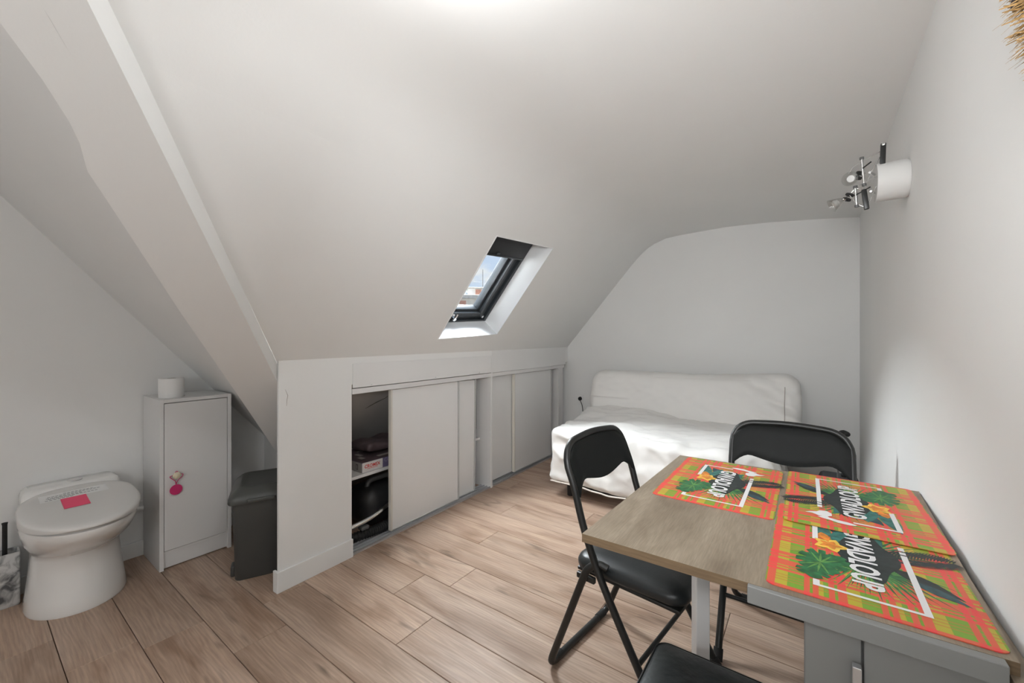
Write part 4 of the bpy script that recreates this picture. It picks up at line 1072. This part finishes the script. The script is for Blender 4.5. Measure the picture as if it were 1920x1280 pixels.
placemat(0.094, 1.434, 0.7535, math.radians(90.5), 'plaid tropical placemat by the wall lying on top of another placemat')

# ================================================================== suitcase between sofa and right wall
su_ = empty('trolley_suitcase', (0.14, 3.03, 0)); tag(su_, 'trolley suitcase with raised black handle between sofa bed and right wall', 'suitcase')
bm = bmesh.new(); puffy(bm, 0.095, 0.17, 0.18, 0.03, 8, 10, 12); bmesh.ops.translate(bm, verts=bm.verts[:], vec=(0, 0, 0.205)); obj('shell', bm, M['case'], su_, smooth='all')
for k, (x, y) in enumerate(((-0.009, -0.06), (0.020, 0.06))):
    bm = bmesh.new(); tube(bm, [(x, y, 0.385), (x, y, 0.632)], 0.005, 10); obj('handle_rod', bm, M['dust2'], su_, smooth=50)
    bm = bmesh.new(); lathe(bm, [(0.014, 0.3845), (0.014, 0.400), (0.008, 0.406), (0.0, 0.406)], 12, Matrix.Translation((x, y, 0))); obj('rod_socket', bm, M['rubber'], su_, smooth=40)
bm = bmesh.new(); tube(bm, catmull([(-0.025, -0.11, 0.632), (-0.012, -0.06, 0.645), (0.006, 0.0, 0.650), (0.022, 0.06, 0.645), (0.042, 0.11, 0.628)], 5), 0.015, 12); obj('grip', bm, M['rubber'], su_, smooth=50)
for x in (-0.07, 0.07):
    for y in (-0.13, 0.13):
        bm = bmesh.new(); tube(bm, [(x, y-0.012, 0.0195), (x, y+0.012, 0.0195)], 0.019, 14); obj('wheel', bm, M['rubber'], su_, smooth=50)

# ================================================================== wall lamp
LY = 1.872
la = empty('wall_lamp', (xright(LY), LY, 1.733)); tag(la, 'white wall lamp with two small spotlights on thin steel rods', 'lamp')
LX = xright(LY)
def lp(x, z, dy=0.0): return Vector((x - LX, dy, z - 1.733))
bm = bmesh.new(); lathe(bm, [(0.058, 0.0), (0.060, 0.002), (0.060, 0.006), (0.0632, 0.0062), (0.0632, 0.080), (0.062, 0.083), (0.0, 0.083)], 40, aim((0, 0, 0), (-1, 0, 0))); dm = obj('drum', bm, M['lampw'], la, smooth=40)
bm = bmesh.new(); lathe(bm, [(0.050, -0.0), (0.050, 0.004)], 30, aim((0.004, 0, 0), (-1, 0, 0))); obj('wall_plate', bm, M['rubber'], la)
def bar(name, a, b, w, t, m, par=la):
    a, b = Vector(a), Vector(b); L = (b-a).length
    bm = bmesh.new(); box(bm, -t/2, t/2, -w/2, w/2, 0, L, 0.002); bmesh.ops.transform(bm, matrix=aim(a, b-a), verts=bm.verts[:]); return obj(name, bm, m, par, smooth=40)
ba = bar('bar', lp(0.2, 1.853, -0.03), lp(0.197, 1.753, -0.03), 0.014, 0.016, M['black'])
bb_ = bar('bar', lp(0.150, 1.710, -0.03), lp(0.158, 1.641, -0.03), 0.014, 0.014, M['black'])
for p in (lp(0.2, 1.848, -0.039), lp(0.197, 1.760, -0.039)):
    bm = bmesh.new(); lathe(bm, [(0.0045, 0), (0.0045, 0.003), (0, 0.004)], 12, aim(p, (-0.4, -1, 0))); obj('screw', bm, M['chrome'], ba, smooth=40)
def rod(*pts, r=0.0016): 
    bm = bmesh.new(); tube(bm, [Vector(p) for p in pts], r, 8); return obj('rod', bm, M['chrome'], la, smooth=60)
rod(lp(0.196, 1.832, -0.03), lp(0.151, 1.810, -0.03)); rod(lp(0.196, 1.822, -0.03), lp(0.169, 1.764, -0.03), lp(0.149, 1.711, -0.03))
rod(lp(0.196, 1.757, -0.03), lp(0.129, 1.721, -0.03)); rod(lp(0.205, 1.760, -0.01), lp(0.177, 1.700, -0.03), lp(0.159, 1.649, -0.03))
rod(lp(0.151, 1.706, -0.03), lp(0.129, 1.721, -0.03), lp(0.112, 1.700, -0.03), lp(0.132, 1.662, -0.03), lp(0.158, 1.648, -0.03))
rod(lp(0.145, 1.808, -0.03), lp(0.122, 1.795, -0.03), lp(0.110, 1.773, -0.03), r=0.0018)
for a, b in ((lp(0.180, 1.764, 0.0), lp(0.165, 1.764, -0.034)), (lp(0.182, 1.699, 0.0), lp(0.168, 1.699, -0.034))):
    bm = bmesh.new(); tube(bm, [a, b], 0.004, 10); obj('stud', bm, M['chrome'], la, smooth=50)
for a, b, r_ in ((lp(0.145, 1.818, -0.03), lp(0.151, 1.726, -0.03), 0.0042), (lp(0.128, 1.723, -0.03), lp(0.132, 1.657, -0.03), 0.0042)):
    bm = bmesh.new(); tube(bm, [a, b], r_, 10); s_ = obj('stem', bm, M['chrome'], la, smooth=50)
    for p in (a, b):
        bm = bmesh.new(); tube(bm, [p - (b-a).normalized()*0.004, p + (b-a).normalized()*0.004], 0.0065, 12); obj('collar', bm, M['dust2'], s_, smooth=40)
for a, b in ((lp(0.147, 1.782, -0.035), lp(0.169, 1.799, -0.035)), (lp(0.130, 1.695, -0.035), lp(0.167, 1.714, -0.035))):
    bm = bmesh.new(); tube(bm, [a, b], 0.0022, 8); obj('pin', bm, M['rubber'], la, smooth=50)
def spot(p, d, sinkpos):
    h = bmesh.new(); lathe(h, [(0.004, -0.012), (0.010, -0.004), (0.016, 0.010), (0.0225, 0.024), (0.0235, 0.028), (0.0215, 0.028), (0.014, 0.010), (0.0, 0.004)], 24, aim(p, d)); s_ = obj('spotlight', h, M['bulbglass'], la, smooth=50)
    h = bmesh.new(); lathe(h, [(0.0, 0.002), (0.009, 0.006), (0.013, 0.012), (0.011, 0.020), (0, 0.022)], 16, aim(p, d)); obj('led_core', h, M['lampw'], s_, smooth=50)
    h = bmesh.new(); tube(h, [Vector(p)-Vector(d).normalized()*0.010, Vector(sinkpos)], 0.006, 10); obj('lamp_socket', h, M['chrome'], s_, smooth=50)
    for k in (-1, 1):
        h = bmesh.new(); lathe(h, [(0.0, 0), (0.013, 0.0005), (0.013, 0.0045), (0, 0.005)], 20, aim(Vector(sinkpos) + Vector((0.004*k, 0, 0.007*k)), (0.45, 0.1, 0.9)));  obj('cooling_disc', h, M['rubber'], s_, smooth=40)
spot(lp(0.121, 1.753, -0.035), (-0.35, -0.90, -0.25), lp(0.137, 1.762, -0.02))
spot(lp(0.086, 1.683, -0.03), (-0.85, -0.15, -0.50), lp(0.108, 1.690, -0.03))

# ================================================================== raffia wall ornament, top right corner of the view
ro = empty('raffia_wall_ornament', (xright(0.57)-0.006, 0.562, 1.735)); tag(ro, 'shaggy brown raffia ornament hanging high on the right wall', 'ornament')
bm = bmesh.new(); lathe(bm, [(0.26, 0.0), (0.275, 0.006), (0.26, 0.014), (0.0, 0.018)], 48, aim((0, 0, 0), (-1, 0, 0))); obj('disc', bm, M['raffia'], ro, smooth=40)
bm = bmesh.new(); rnd = random.Random(3)
for i in range(11000):
    a = rnd.uniform(0, 2*PI); r0 = 0.298*math.sqrt(rnd.random()); 
    p = Vector((-0.010 - 0.012*rnd.random(), r0*math.cos(a), r0*math.sin(a)))
    b = a + rnd.uniform(-1.3, 1.3); l_ = rnd.uniform(0.012, 0.026)
    if r0 + l_ > 0.305: l_ = 0.014
    q = p + Vector((-rnd.uniform(0, 0.02), l_*math.cos(b), l_*math.sin(b))); w = Vector((0.3, -math.sin(b), math.cos(b)))*0.0015
    quad(bm, [p-w, p+w, q+w*0.4, q-w*0.4])
fz = obj('raffia_strands', bm, M['raffia'], ro); fz['kind'] = 'stuff'
for k in range(9):
    a = 2*PI*k/9 - 0.33; h = bmesh.new(); lathe(h, [(0, -0.008), (0.004, -0.007), (0.0055, 0), (0.004, 0.007), (0, 0.008)], 12, Matrix.Translation((-0.025, 0.284*math.cos(a), 0.284*math.sin(a)))); obj('bead', h, M['bead'], ro, smooth=60)

# ================================================================== roofs across the street, seen through the roof window
ang = math.radians(42)
OUT = Vector((-math.sin(ang)*30, math.cos(ang)*30, 0))
M['stucco'] = mat('weathered_cream_stucco', (0.72, 0.64, 0.53), 0.9, var=0.25, vscale=1.2)
M['stucw'] = mat('white_rendered_parapet', (0.80, 0.79, 0.76), 0.9, var=0.08, vscale=1.5)
M['brick'] = mat('pale_red_brick', (0.52, 0.25, 0.17), 0.9, var=0.25, vscale=9)
M['zinc'] = mat('zinc_roof_sheet', (0.42, 0.45, 0.46), 0.5, var=0.1)
M['stone'] = mat('grey_stone_cornice', (0.42, 0.39, 0.35), 0.9, var=0.2)
M['pglass'] = mat('dark_window_glass', (0.05, 0.06, 0.07), 0.15, var=0.1)
M['mast'] = mat('dark_antenna_steel', (0.02, 0.02, 0.021), 0.5, var=0.1)
M['teal'] = mat('pale_teal_roof_box', (0.55, 0.70, 0.70), 0.8, var=0.05)
hb = empty('apartment_building', OUT, ang); tag(hb, 'weathered cream building with brick patches seen through the roof window', 'building')
mkbox('wall', -9, 9, 0, 7, -9, 4.15, M['stucco'], hb)
mkbox('cornice', -9.1, 9.1, -0.16, 0.0, 4.10, 4.38, M['stone'], hb, 0.03)
mkbox('bounce_blocker', -9, 9, 0.02, 7, 4.1505, 4.17, M['rubber'], hb)  # dark sheet added on the unseen roof top to cut bounced sunlight
mkbox('parapet', -9, 9, 0.9, 0.99, 4.171, 4.30, M['stucw'], hb)
mkbox('roof_house', -0.15, 3.2, 1.2, 4.2, 4.171, 4.98, M['stucw'], hb)
mkbox('roof_edge', -0.30, 3.35, 1.05, 4.35, 4.98, 5.08, M['stone'], hb, 0.02)
mkbox('roof_box', -1.6, -0.35, 1.6, 3.0, 4.171, 4.95, M['teal'], hb)
ch = mkbox('chimney', 0.42, 0.86, 1.00, 1.18, 4.1715, 4.90, M['brick'], hb)
mkbox('chimney_cap', 0.38, 0.90, 0.96, 1.19, 4.90, 4.95, M['stone'], ch)
wv = mkbox('window', 1.35, 2.15, 1.13, 1.199, 4.20, 4.72, M['stucw'], hb)
for k in range(2): mkbox('pane', 1.42+0.36*k, 1.72+0.36*k, 1.118, 1.129, 4.26, 4.66, M['pglass'], wv)
for (x0, x1, z0, z1) in ((-0.75, -0.28, 3.20, 3.95), (-1.2, 0.6, 2.55, 2.82), (1.4, 1.9, 2.9, 3.7), (-3.2, -2.6, 2.8, 3.9)):
    mkbox('brick_patch', x0, x1, -0.03, -0.001, z0, z1, M['brick'], hb)
for k in range(-4, 5):
    if k == 0: continue
    w_ = mkbox('window', k*2.0-0.45, k*2.0+0.45, -0.06, -0.001, -0.9, 0.9, M['stucw'], hb)
    mkbox('pane', k*2.0-0.36, k*2.0+0.36, -0.07, -0.061, -0.8, 0.8, M['pglass'], w_)
an = empty('antenna_mast', OUT + Vector((math.cos(ang)*1.0 - math.sin(ang)*2.0, math.sin(ang)*1.0 + math.cos(ang)*2.0, 5.08)), ang); tag(an, 'thin roof antenna mast above the building outside', 'antenna')
bm = bmesh.new(); tube(bm, [(0, 0, 0), (0, 0, 1.5)], 0.022, 8); obj('mast', bm, M['mast'], an)
bm = bmesh.new(); tube(bm, [(-2.6, 0, 0.65), (0, 0, 0.50), (0.8, 0, 0.40)], 0.012, 6); obj('guy_wire', bm, M['mast'], an)
an2 = empty('antenna_mast', OUT + Vector((math.cos(ang)*2.15 - math.sin(ang)*2.0, math.sin(ang)*2.15 + math.cos(ang)*2.0, 5.08)), ang); tag(an2, 'short roof antenna with cross arms on the building outside', 'antenna')
bm = bmesh.new(); tube(bm, [(0, 0, 0), (0, 0, 0.7)], 0.025, 8); obj('mast', bm, M['mast'], an2)
for k in range(5):
    bm = bmesh.new(); tube(bm, [(-0.22+0.03*k, -0.1, 0.25+0.1*k), (0.22-0.03*k, 0.1, 0.25+0.1*k)], 0.012, 6); obj('cross_arm', bm, M['mast'], an2)
